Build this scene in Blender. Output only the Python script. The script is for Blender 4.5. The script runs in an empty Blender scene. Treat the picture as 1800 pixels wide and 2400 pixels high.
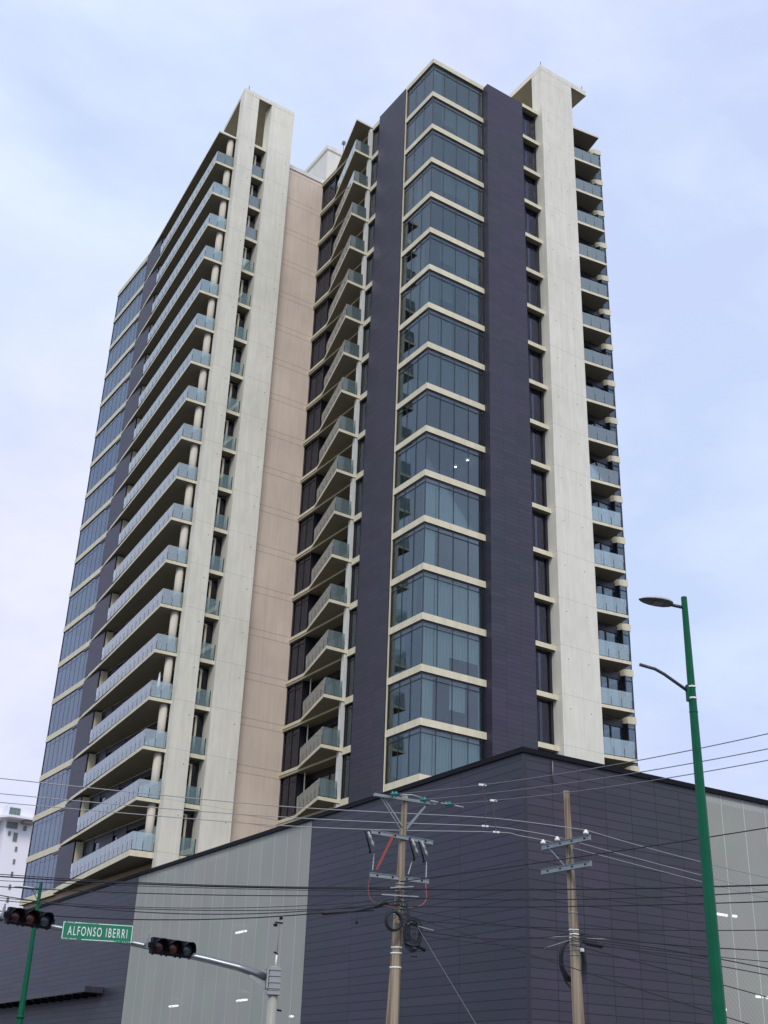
import bpy, math, random
from mathutils import Vector, Matrix
random.seed(7)
R = math.radians
sc = bpy.context.scene
col = sc.collection

# ------------------------------------------------------------------ camera
F, PIT, ROL, YAW = 2806.27, 0.4608, 0.0367, 0.5748
fw = Vector((math.sin(YAW)*math.cos(PIT), math.cos(YAW)*math.cos(PIT), math.sin(PIT)))
rt = Vector((math.cos(YAW), -math.sin(YAW), 0))
up = rt.cross(fw)
r2 = rt*math.cos(ROL) + up*math.sin(ROL)
u2 = -rt*math.sin(ROL) + up*math.cos(ROL)
cd = bpy.data.cameras.new('camera'); cam = bpy.data.objects.new('camera', cd); col.objects.link(cam)
m = Matrix((r2, u2, -fw)).transposed().to_4x4(); m.translation = Vector((-39.131, -55.667, 1.6))
cam.matrix_world = m
cd.sensor_fit = 'HORIZONTAL'; cd.sensor_width = 36; cd.lens = 36*F/1800; cd.clip_end = 6000; cd.clip_start = .1
sc.camera = cam
# ------------------------------------------------------------------ light
sc.view_settings.view_transform = 'Standard'; sc.view_settings.look = 'None'
sc.view_settings.exposure = 0.47; sc.view_settings.gamma = 1
SUN_EL, SUN_AZ = R(46), R(212)      # azimuth measured from +Y towards +X
w = bpy.data.worlds.new('World'); sc.world = w; w.use_nodes = True
nt = w.node_tree; nt.nodes.clear(); N = nt.nodes.new; Lk = nt.links.new
out = N('ShaderNodeOutputWorld'); bg = N('ShaderNodeBackground'); bg.inputs[1].default_value = 0.1
sky = N('ShaderNodeTexSky'); sky.sky_type = 'NISHITA'; sky.sun_disc = False
sky.sun_elevation = SUN_EL; sky.sun_rotation = SUN_AZ; sky.air_density = 1.0; sky.dust_density = 2.0
tc = N('ShaderNodeTexCoord'); mp = N('ShaderNodeMapping'); mp.inputs['Scale'].default_value = (1.0, 1.0, 1.9)
n1 = N('ShaderNodeTexNoise'); n1.inputs['Scale'].default_value = 2.3; n1.inputs['Detail'].default_value = 7; n1.inputs['Roughness'].default_value = .56; n1.inputs['Distortion'].default_value = .25
r1 = N('ShaderNodeValToRGB'); r1.color_ramp.elements[0].position = .38; r1.color_ramp.elements[1].position = .62
r1.color_ramp.elements[0].color = (4.6, 5.2, 7.15, 1); r1.color_ramp.elements[1].color = (6.2, 6.6, 7.95, 1)
n2 = N('ShaderNodeTexNoise'); n2.inputs['Scale'].default_value = 1.3; n2.inputs['Detail'].default_value = 3
r3 = N('ShaderNodeValToRGB'); r3.color_ramp.elements[0].position = .42; r3.color_ramp.elements[1].position = .60
r3.color_ramp.elements[0].color = (.95, 1.01, 1.01, 1); r3.color_ramp.elements[1].color = (1.02, .98, 1.02, 1)
mul = N('ShaderNodeMix'); mul.data_type = 'RGBA'; mul.blend_type = 'MULTIPLY'; mul.inputs[0].default_value = 1
mx = N('ShaderNodeMix'); mx.data_type = 'RGBA'; mx.inputs[0].default_value = .96
Lk(tc.outputs['Generated'], mp.inputs[0]); Lk(mp.outputs[0], n1.inputs['Vector']); Lk(mp.outputs[0], n2.inputs['Vector'])
Lk(n1.outputs['Fac'], r1.inputs[0]); Lk(n2.outputs['Fac'], r3.inputs[0])
Lk(r1.outputs[0], mul.inputs[6]); Lk(r3.outputs[0], mul.inputs[7])
Lk(sky.outputs[0], mx.inputs[6]); Lk(mul.outputs[2], mx.inputs[7])
Lk(mx.outputs[2], bg.inputs[0]); Lk(bg.outputs[0], out.inputs[0])
sl = bpy.data.lights.new('sun', 'SUN'); sl.energy = 1.4; sl.angle = R(20); sl.color = (1, .96, .9)
sun = bpy.data.objects.new('sun', sl); col.objects.link(sun)
d = Vector((math.sin(SUN_AZ)*math.cos(SUN_EL), math.cos(SUN_AZ)*math.cos(SUN_EL), math.sin(SUN_EL)))
sun.rotation_euler = d.to_track_quat('Z', 'Y').to_euler(); sun.location = (0, 0, 120)
sc.cycles.use_denoising = True
sc.cycles.max_bounces = 8; sc.cycles.transparent_max_bounces = 24; sc.cycles.glossy_bounces = 4; sc.cycles.diffuse_bounces = 3
sc.cycles.sample_clamp_indirect = 1.5; sc.cycles.caustics_reflective = False; sc.cycles.caustics_refractive = False

# ------------------------------------------------------------------ materials
M = {}
def nodes(name):
    mt = bpy.data.materials.new(name); mt.use_nodes = True
    t = mt.node_tree; b = t.nodes['Principled BSDF']; M[name] = mt
    return mt, t, b
def plain(name, c, rough=.6, metal=0, var=.08, scale=3.0, spec=.5, emit=None):
    mt, t, b = nodes(name)
    n = t.nodes.new('ShaderNodeTexNoise'); n.inputs['Scale'].default_value = scale; n.inputs['Detail'].default_value = 5
    g = t.nodes.new('ShaderNodeNewGeometry')
    mr = t.nodes.new('ShaderNodeMapRange'); mr.inputs[3].default_value = 1-var; mr.inputs[4].default_value = 1+var
    mx = t.nodes.new('ShaderNodeMix'); mx.data_type = 'RGBA'; mx.blend_type = 'MULTIPLY'; mx.inputs[0].default_value = 1
    mx.inputs[6].default_value = (*c, 1)
    t.links.new(g.outputs['Position'], n.inputs['Vector']); t.links.new(n.outputs['Fac'], mr.inputs[0])
    t.links.new(mr.outputs[0], mx.inputs[7]); t.links.new(mx.outputs[2], b.inputs['Base Color'])
    b.inputs['Roughness'].default_value = rough; b.inputs['Metallic'].default_value = metal
    b.inputs['Specular IOR Level'].default_value = spec
    if emit:
        b.inputs['Emission Color'].default_value = (*emit[0], 1); b.inputs['Emission Strength'].default_value = emit[1]
    return mt
def mathn(t, op, a, b=None):
    n = t.nodes.new('ShaderNodeMath'); n.operation = op
    for i, v in enumerate((a, b)):
        if v is None: continue
        if isinstance(v, (int, float)): n.inputs[i].default_value = v
        else: t.links.new(v, n.inputs[i])
    return n.outputs[0]
def panels(name, c1, c2, mortar, wdt, hgt, ox, oz, axis, ms=.012, rough=.5, alpha=None, streak=.06, spec=.4, hue=.07):
    """cladding: grid of panels, axis 'x' or 'y' is the horizontal direction of the wall"""
    mt, t, b = nodes(name)
    g = t.nodes.new('ShaderNodeNewGeometry'); s = t.nodes.new('ShaderNodeSeparateXYZ'); t.links.new(g.outputs['Position'], s.inputs[0])
    h = mathn(t, 'ADD', s.outputs['X' if axis == 'x' else 'Y'], ox); z = mathn(t, 'ADD', s.outputs['Z'], oz)
    cb = t.nodes.new('ShaderNodeCombineXYZ'); t.links.new(h, cb.inputs[0]); t.links.new(z, cb.inputs[1])
    br = t.nodes.new('ShaderNodeTexBrick'); br.offset = 0; br.squash = 1
    br.inputs['Scale'].default_value = 1; br.inputs['Mortar Size'].default_value = ms; br.inputs['Mortar Smooth'].default_value = .2
    br.inputs['Brick Width'].default_value = wdt; br.inputs['Row Height'].default_value = hgt
    br.inputs['Color1'].default_value = (*c1, 1); br.inputs['Color2'].default_value = (*c2, 1); br.inputs['Mortar'].default_value = (*mortar, 1)
    t.links.new(cb.outputs[0], br.inputs['Vector'])
    n = t.nodes.new('ShaderNodeTexNoise'); n.inputs['Scale'].default_value = .35; n.inputs['Detail'].default_value = 4
    t.links.new(g.outputs['Position'], n.inputs['Vector'])
    mr = t.nodes.new('ShaderNodeMapRange'); mr.inputs[1].default_value = .3; mr.inputs[2].default_value = .7
    mr.inputs[3].default_value = 1-streak; mr.inputs[4].default_value = 1+streak; t.links.new(n.outputs['Fac'], mr.inputs[0])
    mx = t.nodes.new('ShaderNodeMix'); mx.data_type = 'RGBA'; mx.blend_type = 'MULTIPLY'; mx.inputs[0].default_value = 1
    t.links.new(br.outputs['Color'], mx.inputs[6]); t.links.new(mr.outputs[0], mx.inputs[7]); t.links.new(mx.outputs[2], b.inputs['Base Color'])
    n3 = t.nodes.new('ShaderNodeTexNoise'); n3.inputs['Scale'].default_value = .22; n3.inputs['Detail'].default_value = 3; t.links.new(g.outputs['Position'], n3.inputs['Vector'])
    hr = t.nodes.new('ShaderNodeValToRGB'); hr.color_ramp.elements[0].position = .40; hr.color_ramp.elements[1].position = .60
    k_ = hue; hr.color_ramp.elements[0].color = (1-k_, 1+k_*.6, 1-k_*.4, 1); hr.color_ramp.elements[1].color = (1+k_, 1-k_*.6, 1+k_, 1); t.links.new(n3.outputs['Fac'], hr.inputs[0])
    m3 = t.nodes.new('ShaderNodeMix'); m3.data_type = 'RGBA'; m3.blend_type = 'MULTIPLY'; m3.inputs[0].default_value = 1
    t.links.new(mx.outputs[2], m3.inputs[6]); t.links.new(hr.outputs[0], m3.inputs[7]); t.links.new(m3.outputs[2], b.inputs['Base Color'])
    b.inputs['Roughness'].default_value = rough; b.inputs['Specular IOR Level'].default_value = spec
    bu = t.nodes.new('ShaderNodeBump'); bu.inputs['Distance'].default_value = .01; bu.inputs['Strength'].default_value = .6; bu.invert = True
    t.links.new(br.outputs['Fac'], bu.inputs['Height']); t.links.new(bu.outputs[0], b.inputs['Normal'])
    if alpha is not None:
        wv = t.nodes.new('ShaderNodeTexWave'); wv.inputs['Scale'].default_value = 2.6; wv.bands_direction = 'DIAGONAL'; t.links.new(g.outputs['Position'], wv.inputs['Vector'])
        wm = t.nodes.new('ShaderNodeMapRange'); wm.inputs[3].default_value = .93; wm.inputs[4].default_value = 1.05; t.links.new(wv.outputs['Fac'], wm.inputs[0])
        m4 = t.nodes.new('ShaderNodeMix'); m4.data_type = 'RGBA'; m4.blend_type = 'MULTIPLY'; m4.inputs[0].default_value = 1
        t.links.new(m3.outputs[2], m4.inputs[6]); t.links.new(wm.outputs[0], m4.inputs[7]); t.links.new(m4.outputs[2], b.inputs['Base Color'])
        tr = t.nodes.new('ShaderNodeBsdfTransparent'); ms_ = t.nodes.new('ShaderNodeMixShader')
        o = t.nodes['Material Output']
        a = mathn(t, 'MAXIMUM', br.outputs['Fac'], alpha)
        t.links.new(a, ms_.inputs[0]); t.links.new(tr.outputs[0], ms_.inputs[1]); t.links.new(b.outputs[0], ms_.inputs[2])
        t.links.new(ms_.outputs[0], o.inputs[0])
    return mt
def concrete(name, c, period=3.3, z0=74.83, line=.82, lw=.02, offs=(0.0,), var=.07, big=.05, rough=.75):
    """cast concrete / render with thin horizontal joints every storey and faint stains"""
    mt, t, b = nodes(name)
    g = t.nodes.new('ShaderNodeNewGeometry'); s = t.nodes.new('ShaderNodeSeparateXYZ'); t.links.new(g.outputs['Position'], s.inputs[0])
    fac = None
    for o in offs:
        q = mathn(t, 'MULTIPLY', mathn(t, 'SUBTRACT', s.outputs['Z'], z0-o), 1/period)
        fr = mathn(t, 'ABSOLUTE', mathn(t, 'SUBTRACT', mathn(t, 'FRACT', mathn(t, 'ADD', q, .5+100)), .5))
        l = mathn(t, 'LESS_THAN', fr, lw/period/1.0)
        fac = l if fac is None else mathn(t, 'MAXIMUM', fac, l)
    mr0 = mathn(t, 'SUBTRACT', 1, mathn(t, 'MULTIPLY', fac, 1-line))
    n = t.nodes.new('ShaderNodeTexNoise'); n.inputs['Scale'].default_value = 1.7; n.inputs['Detail'].default_value = 8; n.inputs['Roughness'].default_value = .65
    mpn = t.nodes.new('ShaderNodeMapping'); mpn.inputs['Scale'].default_value = (1, 1, .35)
    t.links.new(g.outputs['Position'], mpn.inputs[0]); t.links.new(mpn.outputs[0], n.inputs['Vector'])
    n2 = t.nodes.new('ShaderNodeTexNoise'); n2.inputs['Scale'].default_value = .16; n2.inputs['Detail'].default_value = 4; t.links.new(g.outputs['Position'], n2.inputs['Vector'])
    a = t.nodes.new('ShaderNodeMapRange'); a.inputs[1].default_value = .3; a.inputs[2].default_value = .7; a.inputs[3].default_value = 1-var; a.inputs[4].default_value = 1+var; t.links.new(n.outputs['Fac'], a.inputs[0])
    e = t.nodes.new('ShaderNodeMapRange'); e.inputs[1].default_value = .3; e.inputs[2].default_value = .7; e.inputs[3].default_value = 1-big; e.inputs[4].default_value = 1+big; t.links.new(n2.outputs['Fac'], e.inputs[0])
    mps = t.nodes.new('ShaderNodeMapping'); mps.inputs['Scale'].default_value = (4.5, 4.5, .16); t.links.new(g.outputs['Position'], mps.inputs[0])
    n4 = t.nodes.new('ShaderNodeTexNoise'); n4.inputs['Scale'].default_value = 1; n4.inputs['Detail'].default_value = 5; t.links.new(mps.outputs[0], n4.inputs['Vector'])
    e4 = t.nodes.new('ShaderNodeMapRange'); e4.inputs[1].default_value = .35; e4.inputs[2].default_value = .62; e4.inputs[3].default_value = .955; e4.inputs[4].default_value = 1.02; t.links.new(n4.outputs['Fac'], e4.inputs[0])
    v = mathn(t, 'MULTIPLY', mathn(t, 'MULTIPLY', mathn(t, 'MULTIPLY', a.outputs[0], e.outputs[0]), mr0), e4.outputs[0])
    mx = t.nodes.new('ShaderNodeMix'); mx.data_type = 'RGBA'; mx.blend_type = 'MULTIPLY'; mx.inputs[0].default_value = 1
    mx.inputs[6].default_value = (*c, 1); t.links.new(v, mx.inputs[7]); t.links.new(mx.outputs[2], b.inputs['Base Color'])
    b.inputs['Roughness'].default_value = rough; b.inputs['Specular IOR Level'].default_value = .3
    return mt
def glass(name, trans, refl, lo, hi, rough=.015, body=None, wav=0.0):
    """coated glazing: a tinted clear pane and a reflection that grows towards grazing angles"""
    mt, t, b = nodes(name); t.nodes.remove(b); o = t.nodes['Material Output']
    tr = t.nodes.new('ShaderNodeBsdfTransparent'); tr.inputs[0].default_value = (*trans, 1)
    gl = t.nodes.new('ShaderNodeBsdfGlossy'); gl.inputs[0].default_value = (*refl, 1); gl.inputs['Roughness'].default_value = rough
    base = tr.outputs[0]
    if body:
        df = t.nodes.new('ShaderNodeBsdfDiffuse'); df.inputs[0].default_value = (*body[0], 1)
        m1 = t.nodes.new('ShaderNodeMixShader'); m1.inputs[0].default_value = body[1]
        t.links.new(tr.outputs[0], m1.inputs[1]); t.links.new(df.outputs[0], m1.inputs[2]); base = m1.outputs[0]
    lw = t.nodes.new('ShaderNodeLayerWeight'); lw.inputs[0].default_value = .3
    mr = t.nodes.new('ShaderNodeMapRange'); mr.inputs[3].default_value = lo; mr.inputs[4].default_value = hi; t.links.new(lw.outputs['Fresnel'], mr.inputs[0])
    if wav:
        g = t.nodes.new('ShaderNodeNewGeometry'); n = t.nodes.new('ShaderNodeTexNoise'); n.inputs['Scale'].default_value = .9; n.inputs['Detail'].default_value = 1
        t.links.new(g.outputs['Position'], n.inputs['Vector'])
        bu = t.nodes.new('ShaderNodeBump'); bu.inputs['Distance'].default_value = wav; bu.inputs['Strength'].default_value = 1; t.links.new(n.outputs['Fac'], bu.inputs['Height'])
        t.links.new(bu.outputs[0], gl.inputs['Normal'])
    ms = t.nodes.new('ShaderNodeMixShader'); t.links.new(mr.outputs[0], ms.inputs[0]); t.links.new(base, ms.inputs[1]); t.links.new(gl.outputs[0], ms.inputs[2])
    t.links.new(ms.outputs[0], o.inputs[0])
    return mt

concrete('pier_concrete', (.72, .70, .60), line=.80, lw=.022)
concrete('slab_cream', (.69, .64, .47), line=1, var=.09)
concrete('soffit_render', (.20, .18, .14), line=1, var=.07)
concrete('column_render', (.56, .52, .44), line=1)
concrete('beige_render', (.66, .555, .46), line=.72, lw=.035, offs=(-.10, .42), var=.05, big=.10)
concrete('white_render', (.66, .66, .62), line=.86, lw=.02, period=2.2, z0=80)
concrete('base_render', (.40, .28, .18), line=1)
panels('tower_cladding', (.036, .035, .054), (.048, .044, .068), (.010, .010, .016), 1.21, .30, -4.8, .05, 'x', ms=.010)
panels('tower_cladding_side', (.036, .035, .054), (.048, .044, .068), (.010, .010, .016), 1.25, .30, -3.6, .05, 'y', ms=.010)
panels('podium_cladding_side', (.028, .029, .046), (.037, .037, .059), (.009, .009, .014), 4.08, .345, 20.32, -13.52+69, 'y', ms=.020)
panels('podium_cladding_front', (.038, .039, .051), (.050, .047, .065), (.012, .012, .018), 1.37, .345, 9.32, -13.52+69, 'x', ms=.017)
panels('perforated_side', (.38, .40, .35), (.41, .42, .37), (.46, .49, .43), 1.372, 60, 17.75+100*1.372-12.98+15.55+.35, 30, 'y', ms=.022, alpha=.74, streak=.06, hue=.02)
panels('perforated_front', (.39, .395, .355), (.41, .41, .365), (.49, .50, .455), 1.36, 60, 9.39-9.50+100*1.36, 30, 'x', ms=.026, alpha=.74, streak=.06, hue=.02)
plain('black_metal', (.008, .008, .012), .7, spec=.15)
plain('window_frame', (.018, .02, .028), .4)
plain('door_panel', (.05, .053, .06), .5)
plain('louvre_dark', (.02, .02, .026), .5)
plain('slot_panel', (.075, .07, .085), .5)
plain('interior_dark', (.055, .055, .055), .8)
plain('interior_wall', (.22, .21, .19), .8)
plain('ceiling', (.42, .41, .38), .9)
plain('curtain', (.72, .77, .74), .9, var=.12, scale=.8)
plain('blind', (.34, .40, .40), .9, var=.08)
plain('lamp_glow', (1, 1, 1), .5, emit=((1, .98, .92), 14))
plain('tube_glow', (1, 1, 1), .5, emit=((.95, 1, 1), 9))
plain('green_paint', (.001, .095, .045), .55, var=.3, scale=3.5, spec=.2)
plain('galvanised', (.27, .31, .32), .55, .6, var=.16, scale=14)
plain('grey_paint', (.30, .31, .31), .45, var=.08, scale=5)
plain('arm_metal', (.28, .30, .31), .3, .85, var=.1, scale=4)
plain('mast_paint', (.32, .31, .27), .5, var=.14, scale=3)
plain('lamp_body', (.42, .44, .45), .5, var=.05)
plain('lamp_lens', (.10, .10, .10), .4)
plain('lamp_glassy', (.17, .17, .16), .3)
plain('dark_tube', (.045, .05, .065), .4)
plain('rubber', (.008, .009, .014), .6)
plain('wire_metal', (.17, .175, .18), .45, .3)
plain('wire_light', (.30, .31, .31), .5, .2)
plain('grey_porcelain', (.36, .38, .38), .4)
plain('porcelain', (.75, .76, .74), .2)
plain('teal_glass', (.015, .20, .19), .12, var=.2, scale=30)
plain('red_paint', (.36, .05, .025), .5)
plain('red_cable', (.42, .09, .08), .5)
plain('signal_black', (.006, .0065, .010), .6, spec=.18)
plain('lens_red', (.045, .004, .008), .2, spec=.6)
plain('lens_amber', (.085, .016, .006), .2, spec=.6)
plain('lens_green', (.045, .065, .07), .15, spec=.6)
plain('sign_green', (.0, .17, .085), .45, var=.03)
plain('sign_white', (.72, .76, .72), .5, var=.02)
plain('white_band', (.8, .8, .74), .4)
plain('far_white', (.80, .79, .84), .8, var=.03, scale=.1)
plain('far_glass', (.10, .19, .17), .3)
plain('far_shade', (.30, .26, .25), .8)
plain('asphalt', (.05, .05, .052), .85, var=.15, scale=6)
plain('paving', (.16, .155, .14), .85, var=.12, scale=2)
plain('ground_earth', (.08, .075, .065), .9, var=.2, scale=.05)
plain('road_paint', (.75, .74, .68), .6)
# weathered wooden pole
mt, t, b = nodes('pole_wood')
g = t.nodes.new('ShaderNodeNewGeometry'); mp_ = t.nodes.new('ShaderNodeMapping'); mp_.inputs['Scale'].default_value = (16, 16, .35)
n = t.nodes.new('ShaderNodeTexNoise'); n.inputs['Scale'].default_value = 1; n.inputs['Detail'].default_value = 6
rr = t.nodes.new('ShaderNodeValToRGB'); rr.color_ramp.elements[0].position = .33; rr.color_ramp.elements[1].position = .66
rr.color_ramp.elements[0].color = (.13, .09, .055, 1); rr.color_ramp.elements[1].color = (.36, .30, .22, 1)
t.links.new(g.outputs['Position'], mp_.inputs[0]); t.links.new(mp_.outputs[0], n.inputs['Vector']); t.links.new(n.outputs['Fac'], rr.inputs[0])
t.links.new(rr.outputs[0], b.inputs['Base Color']); b.inputs['Roughness'].default_value = .85

glass('facade_glass', (.76, .86, .86), (.56, .61, .65), .09, .85, wav=.0)
glass('side_glass', (.55, .66, .72), (.62, .69, .78), .18, .85, wav=.0)
glass('door_glass', (.34, .44, .48), (.62, .74, .80), .16, .8)
glass('dark_glass', (.75, .75, .80), (.45, .48, .58), .05, .4)
glass('railing_glass', (.80, .90, .88), (.97, 1, 1), .13, 1.0, body=((.62, .84, .86), .17))

# ------------------------------------------------------------------ mesh building
class MB:
    def __init__(s): s.v = []; s.f = []; s.m = []; s.sm = []
    def add(s, vs, fs, mi=0, smooth=False):
        o = len(s.v); s.v += [tuple(v) for v in vs]
        for f in fs: s.f.append([i+o for i in f]); s.m.append(mi); s.sm.append(smooth)
    def box(s, x0, x1, y0, y1, z0, z1, mi=0):
        s.prism([(x0, y0), (x1, y0), (x1, y1), (x0, y1)], z0, z1, mi)
        return s
    def prism(s, poly, z0, z1, mi=0, mb=None):
        a = sum(poly[i][0]*poly[(i+1) % len(poly)][1]-poly[(i+1) % len(poly)][0]*poly[i][1] for i in range(len(poly)))
        if a < 0: poly = poly[::-1]
        n = len(poly); vs = [(x, y, z0) for x, y in poly]+[(x, y, z1) for x, y in poly]
        s.add(vs, [list(range(n))[::-1]], mi if mb is None else mb); s.f[-1] = s.f[-1]
        o = len(s.v)-2*n
        s.f.append([o+n+i for i in range(n)]); s.m.append(mi); s.sm.append(False)
        for i in range(n):
            j = (i+1) % n; s.f.append([o+i, o+j, o+n+j, o+n+i]); s.m.append(mi); s.sm.append(False)
        return s
    def obox(s, c, ax, ay, az, mi=0):
        """oriented box: centre and three half-axis vectors"""
        c = Vector(c); ax = Vector(ax); ay = Vector(ay); az = Vector(az)
        vs = [c+ax*i+ay*j+az*k for k in (-1, 1) for i, j in ((-1, -1), (1, -1), (1, 1), (-1, 1))]
        s.add(vs, [(3, 2, 1, 0), (4, 5, 6, 7), (0, 1, 5, 4), (1, 2, 6, 5), (2, 3, 7, 6), (3, 0, 4, 7)], mi); return s
    def bar(s, p, q, wd, ht, mi=0):
        p = Vector(p); q = Vector(q); dr = (q-p); L = dr.length; dr.normalize()
        sd = dr.cross(Vector((0, 0, 1)));
        if sd.length < 1e-3: sd = Vector((1, 0, 0))
        sd.normalize(); uu = sd.cross(dr)
        return s.obox((p+q)/2, dr*L/2, sd*wd/2, uu*ht/2, mi)
    def wallbox(s, p, q, th, z0, z1, mi=0):
        """upright panel from p to q (xy), thickness th"""
        p = Vector((*p, 0)); q = Vector((*q, 0)); dr = (q-p); L = dr.length; dr.normalize(); sd = Vector((-dr.y, dr.x, 0))
        c = (p+q)/2; c.z = (z0+z1)/2
        return s.obox(c, dr*L/2, sd*th/2, Vector((0, 0, (z1-z0)/2)), mi)
    def tube(s, pts, rad, n=8, mi=0, cap=True, smooth=True):
        pts = [Vector(p) for p in pts]; rr = rad if isinstance(rad, (list, tuple)) else [rad]*len(pts)
        o = len(s.v); ref = None
        for i, p in enumerate(pts):
            a = pts[max(i-1, 0)]; b = pts[min(i+1, len(pts)-1)]; dr = (b-a).normalized()
            if ref is None:
                ref = dr.cross(Vector((0, 0, 1)))
                if ref.length < .05: ref = Vector((1, 0, 0))
            sd = (ref-dr*ref.dot(dr)).normalized(); ref = sd; uu = dr.cross(sd)
            for k in range(n):
                an = 2*math.pi*k/n; s.v.append(tuple(p+(sd*math.cos(an)+uu*math.sin(an))*rr[i]))
        for i in range(len(pts)-1):
            for k in range(n):
                k2 = (k+1) % n; s.f.append([o+i*n+k, o+i*n+k2, o+(i+1)*n+k2, o+(i+1)*n+k]); s.m.append(mi); s.sm.append(smooth)
        if cap:
            s.f.append([o+k for k in range(n)][::-1]); s.m.append(mi); s.sm.append(False)
            e = o+(len(pts)-1)*n; s.f.append([e+k for k in range(n)]); s.m.append(mi); s.sm.append(False)
        return s
    def ring(s, c, nrm, R0, r0, n=28, k=8, sy=1.0, mi=0):
        c = Vector(c); nrm = Vector(nrm).normalized(); a = nrm.cross(Vector((0, 0, 1))).normalized(); b = a.cross(nrm)
        pts = [c+a*R0*math.cos(2*math.pi*i/n)+b*R0*sy*math.sin(2*math.pi*i/n) for i in range(n+1)]
        return s.tube(pts, r0, k, mi, cap=False)
def P3(v): return Vector(v)
def smooth(pts, n=5):
    pts = [Vector(p) for p in pts]; o_ = []
    for i in range(len(pts)-1):
        p0 = pts[max(i-1, 0)]; p1 = pts[i]; p2 = pts[i+1]; p3 = pts[min(i+2, len(pts)-1)]
        for k in range(n):
            t_ = k/n; o_.append(.5*((2*p1)+(p2-p0)*t_+(2*p0-5*p1+4*p2-p3)*t_*t_+(3*p1-p0-3*p2+p3)*t_**3))
    return o_+[pts[-1]]
WL = {}
def part(name, mb, mats, parent=None, loc=(0, 0, 0), label=None):
    me = bpy.data.meshes.new(name); me.from_pydata(mb.v, [], mb.f)
    for k in (mats if isinstance(mats, (list, tuple)) else [mats]): me.materials.append(M[k])
    for p, mi, sm in zip(me.polygons, mb.m, mb.sm): p.material_index = mi; p.use_smooth = sm
    me.update()
    o = bpy.data.objects.new(name, me); col.objects.link(o); WL[o] = Vector(loc)
    if parent: o.parent = parent
    o.location = Vector(loc)-(WL[parent] if parent else Vector((0, 0, 0)))
    if label: o['label'] = label
    return o
def tag(o, label, cat, group=None):
    o['label'] = label; o['category'] = cat
    if group: o['group'] = group
    return o
def thing(name, label, cat, loc=(0, 0, 0), group=None):
    o = bpy.data.objects.new(name, None); col.objects.link(o); o.location = loc; WL[o] = Vector(loc)
    return tag(o, label, cat, group)
def rel(mb, loc):
    mb.v = [(x-loc[0], y-loc[1], z-loc[2]) for x, y, z in mb.v]; return mb
def solo(name, mb, mats, label, cat, loc, group=None):
    return tag(part(name, rel(mb, loc), mats, None, loc), label, cat, group)
def struct(name, mb, mats):
    o = part(name, mb, mats); o['kind'] = 'structure'; return o
vary = random.Random(11)
def copy_part(src, parent, loc):
    """copy a part and its sub-parts under the same thing at another place"""
    c = src.copy(); col.objects.link(c); c.parent = parent; WL[c] = Vector(loc); c.location = Vector(loc)-WL[parent]
    for ch in src.children:
        if ch.name.startswith(('curtain',)) and vary.random() < .4: continue
        g2 = ch.copy(); col.objects.link(g2); g2.parent = c; WL[g2] = WL[ch]-WL[src]+WL[c]
        if ch.name.startswith('curtain') and not src.name.startswith('side'): g2.scale = (1, 1, vary.uniform(.5, 1)) if vary.random() < .5 else (1, 1, 1)
    return c

# ------------------------------------------------------------------ setting
struct('ground', MB().box(-900, 900, -700, 1400, -1, -.02), 'ground_earth')
struct('road', MB().box(-37, -25.5, -300, 600, -.019, .0).box(-300, -37, -43, -31, -.019, .0).box(-25.5, 300, -43, -31, -.019, .0), 'asphalt')
struct('sidewalk', MB().box(-25.5, 300, -31, 600, -.5, .13).box(-25.5, 300, -300, -43, -.5, .13).box(-300, -37, -31, 600, -.5, .13).box(-300, -37, -300, -43, -.5, .13), 'paving')
rm = MB()
for k in range(10): rm.box(-24.6+k*1.1-.0, -24.1+k*1.1, -42.4, -39.2, .004, .008)
for k in range(9): rm.box(-36.4+k*1.2, -35.8+k*1.2, -30.6+.8, -27.0, .004, .008)
struct('road_marking', rm, 'road_paint')

# ------------------------------------------------------------------ tower
Z0, H = 74.83, 3.3
def Z(i): return Z0-H*i
tower = thing('apartment_tower', 'tall apartment tower with dark panels, white concrete piers and glass balconies', 'building', (0, 0, 13.9))
# floor slabs
def slab_mesh(top=False):
    s = MB()
    s.prism([(-.06, -.06), (4.86, -.06), (4.86, 3.6), (-.06, 3.6)], -.26 if top else -.44, 0, 0)
    s.box(4.86, 17.0, .3, 3.6, -.33, 0, 0)
    s.box(.2, 17.0, 3.6, 17.2, -.36, 0, 0)
    s.box(8.43, 10.1, -.62, .3, -.33, 0, 0)
    s.prism([(16.42, .08), (16.62, -.16), (17.28, -.34), (17.28, .3), (16.42, .3)], -.5, 0, 0)
    s.box(.03, .2, 7.35, 8.67, -.45, 0, 0)
    s.box(-8.32, -6.0, 35.4, 43.15, -.48, 0, 0)
    s.box(-7.7, 17.0, 17.2, 35.4, -.36, 0, 0)
    s.box(-7.2, -5.95, 16.25, 17.2, -.28, 0, 0)
    s.box(-6.0, 17.0, 35.4, 43.0, -.36, 0, 0)
    if top: s.box(17.0, 17.28, .3, 40, -.3, 0, 0)
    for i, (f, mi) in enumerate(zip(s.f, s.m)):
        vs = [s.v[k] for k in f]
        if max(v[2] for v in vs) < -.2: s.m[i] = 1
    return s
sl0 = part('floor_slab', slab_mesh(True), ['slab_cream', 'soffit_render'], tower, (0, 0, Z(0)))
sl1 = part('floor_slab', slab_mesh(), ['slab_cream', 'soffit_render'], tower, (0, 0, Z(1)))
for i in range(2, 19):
    copy_part(sl1, tower, (0, 0, Z(i)))
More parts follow.
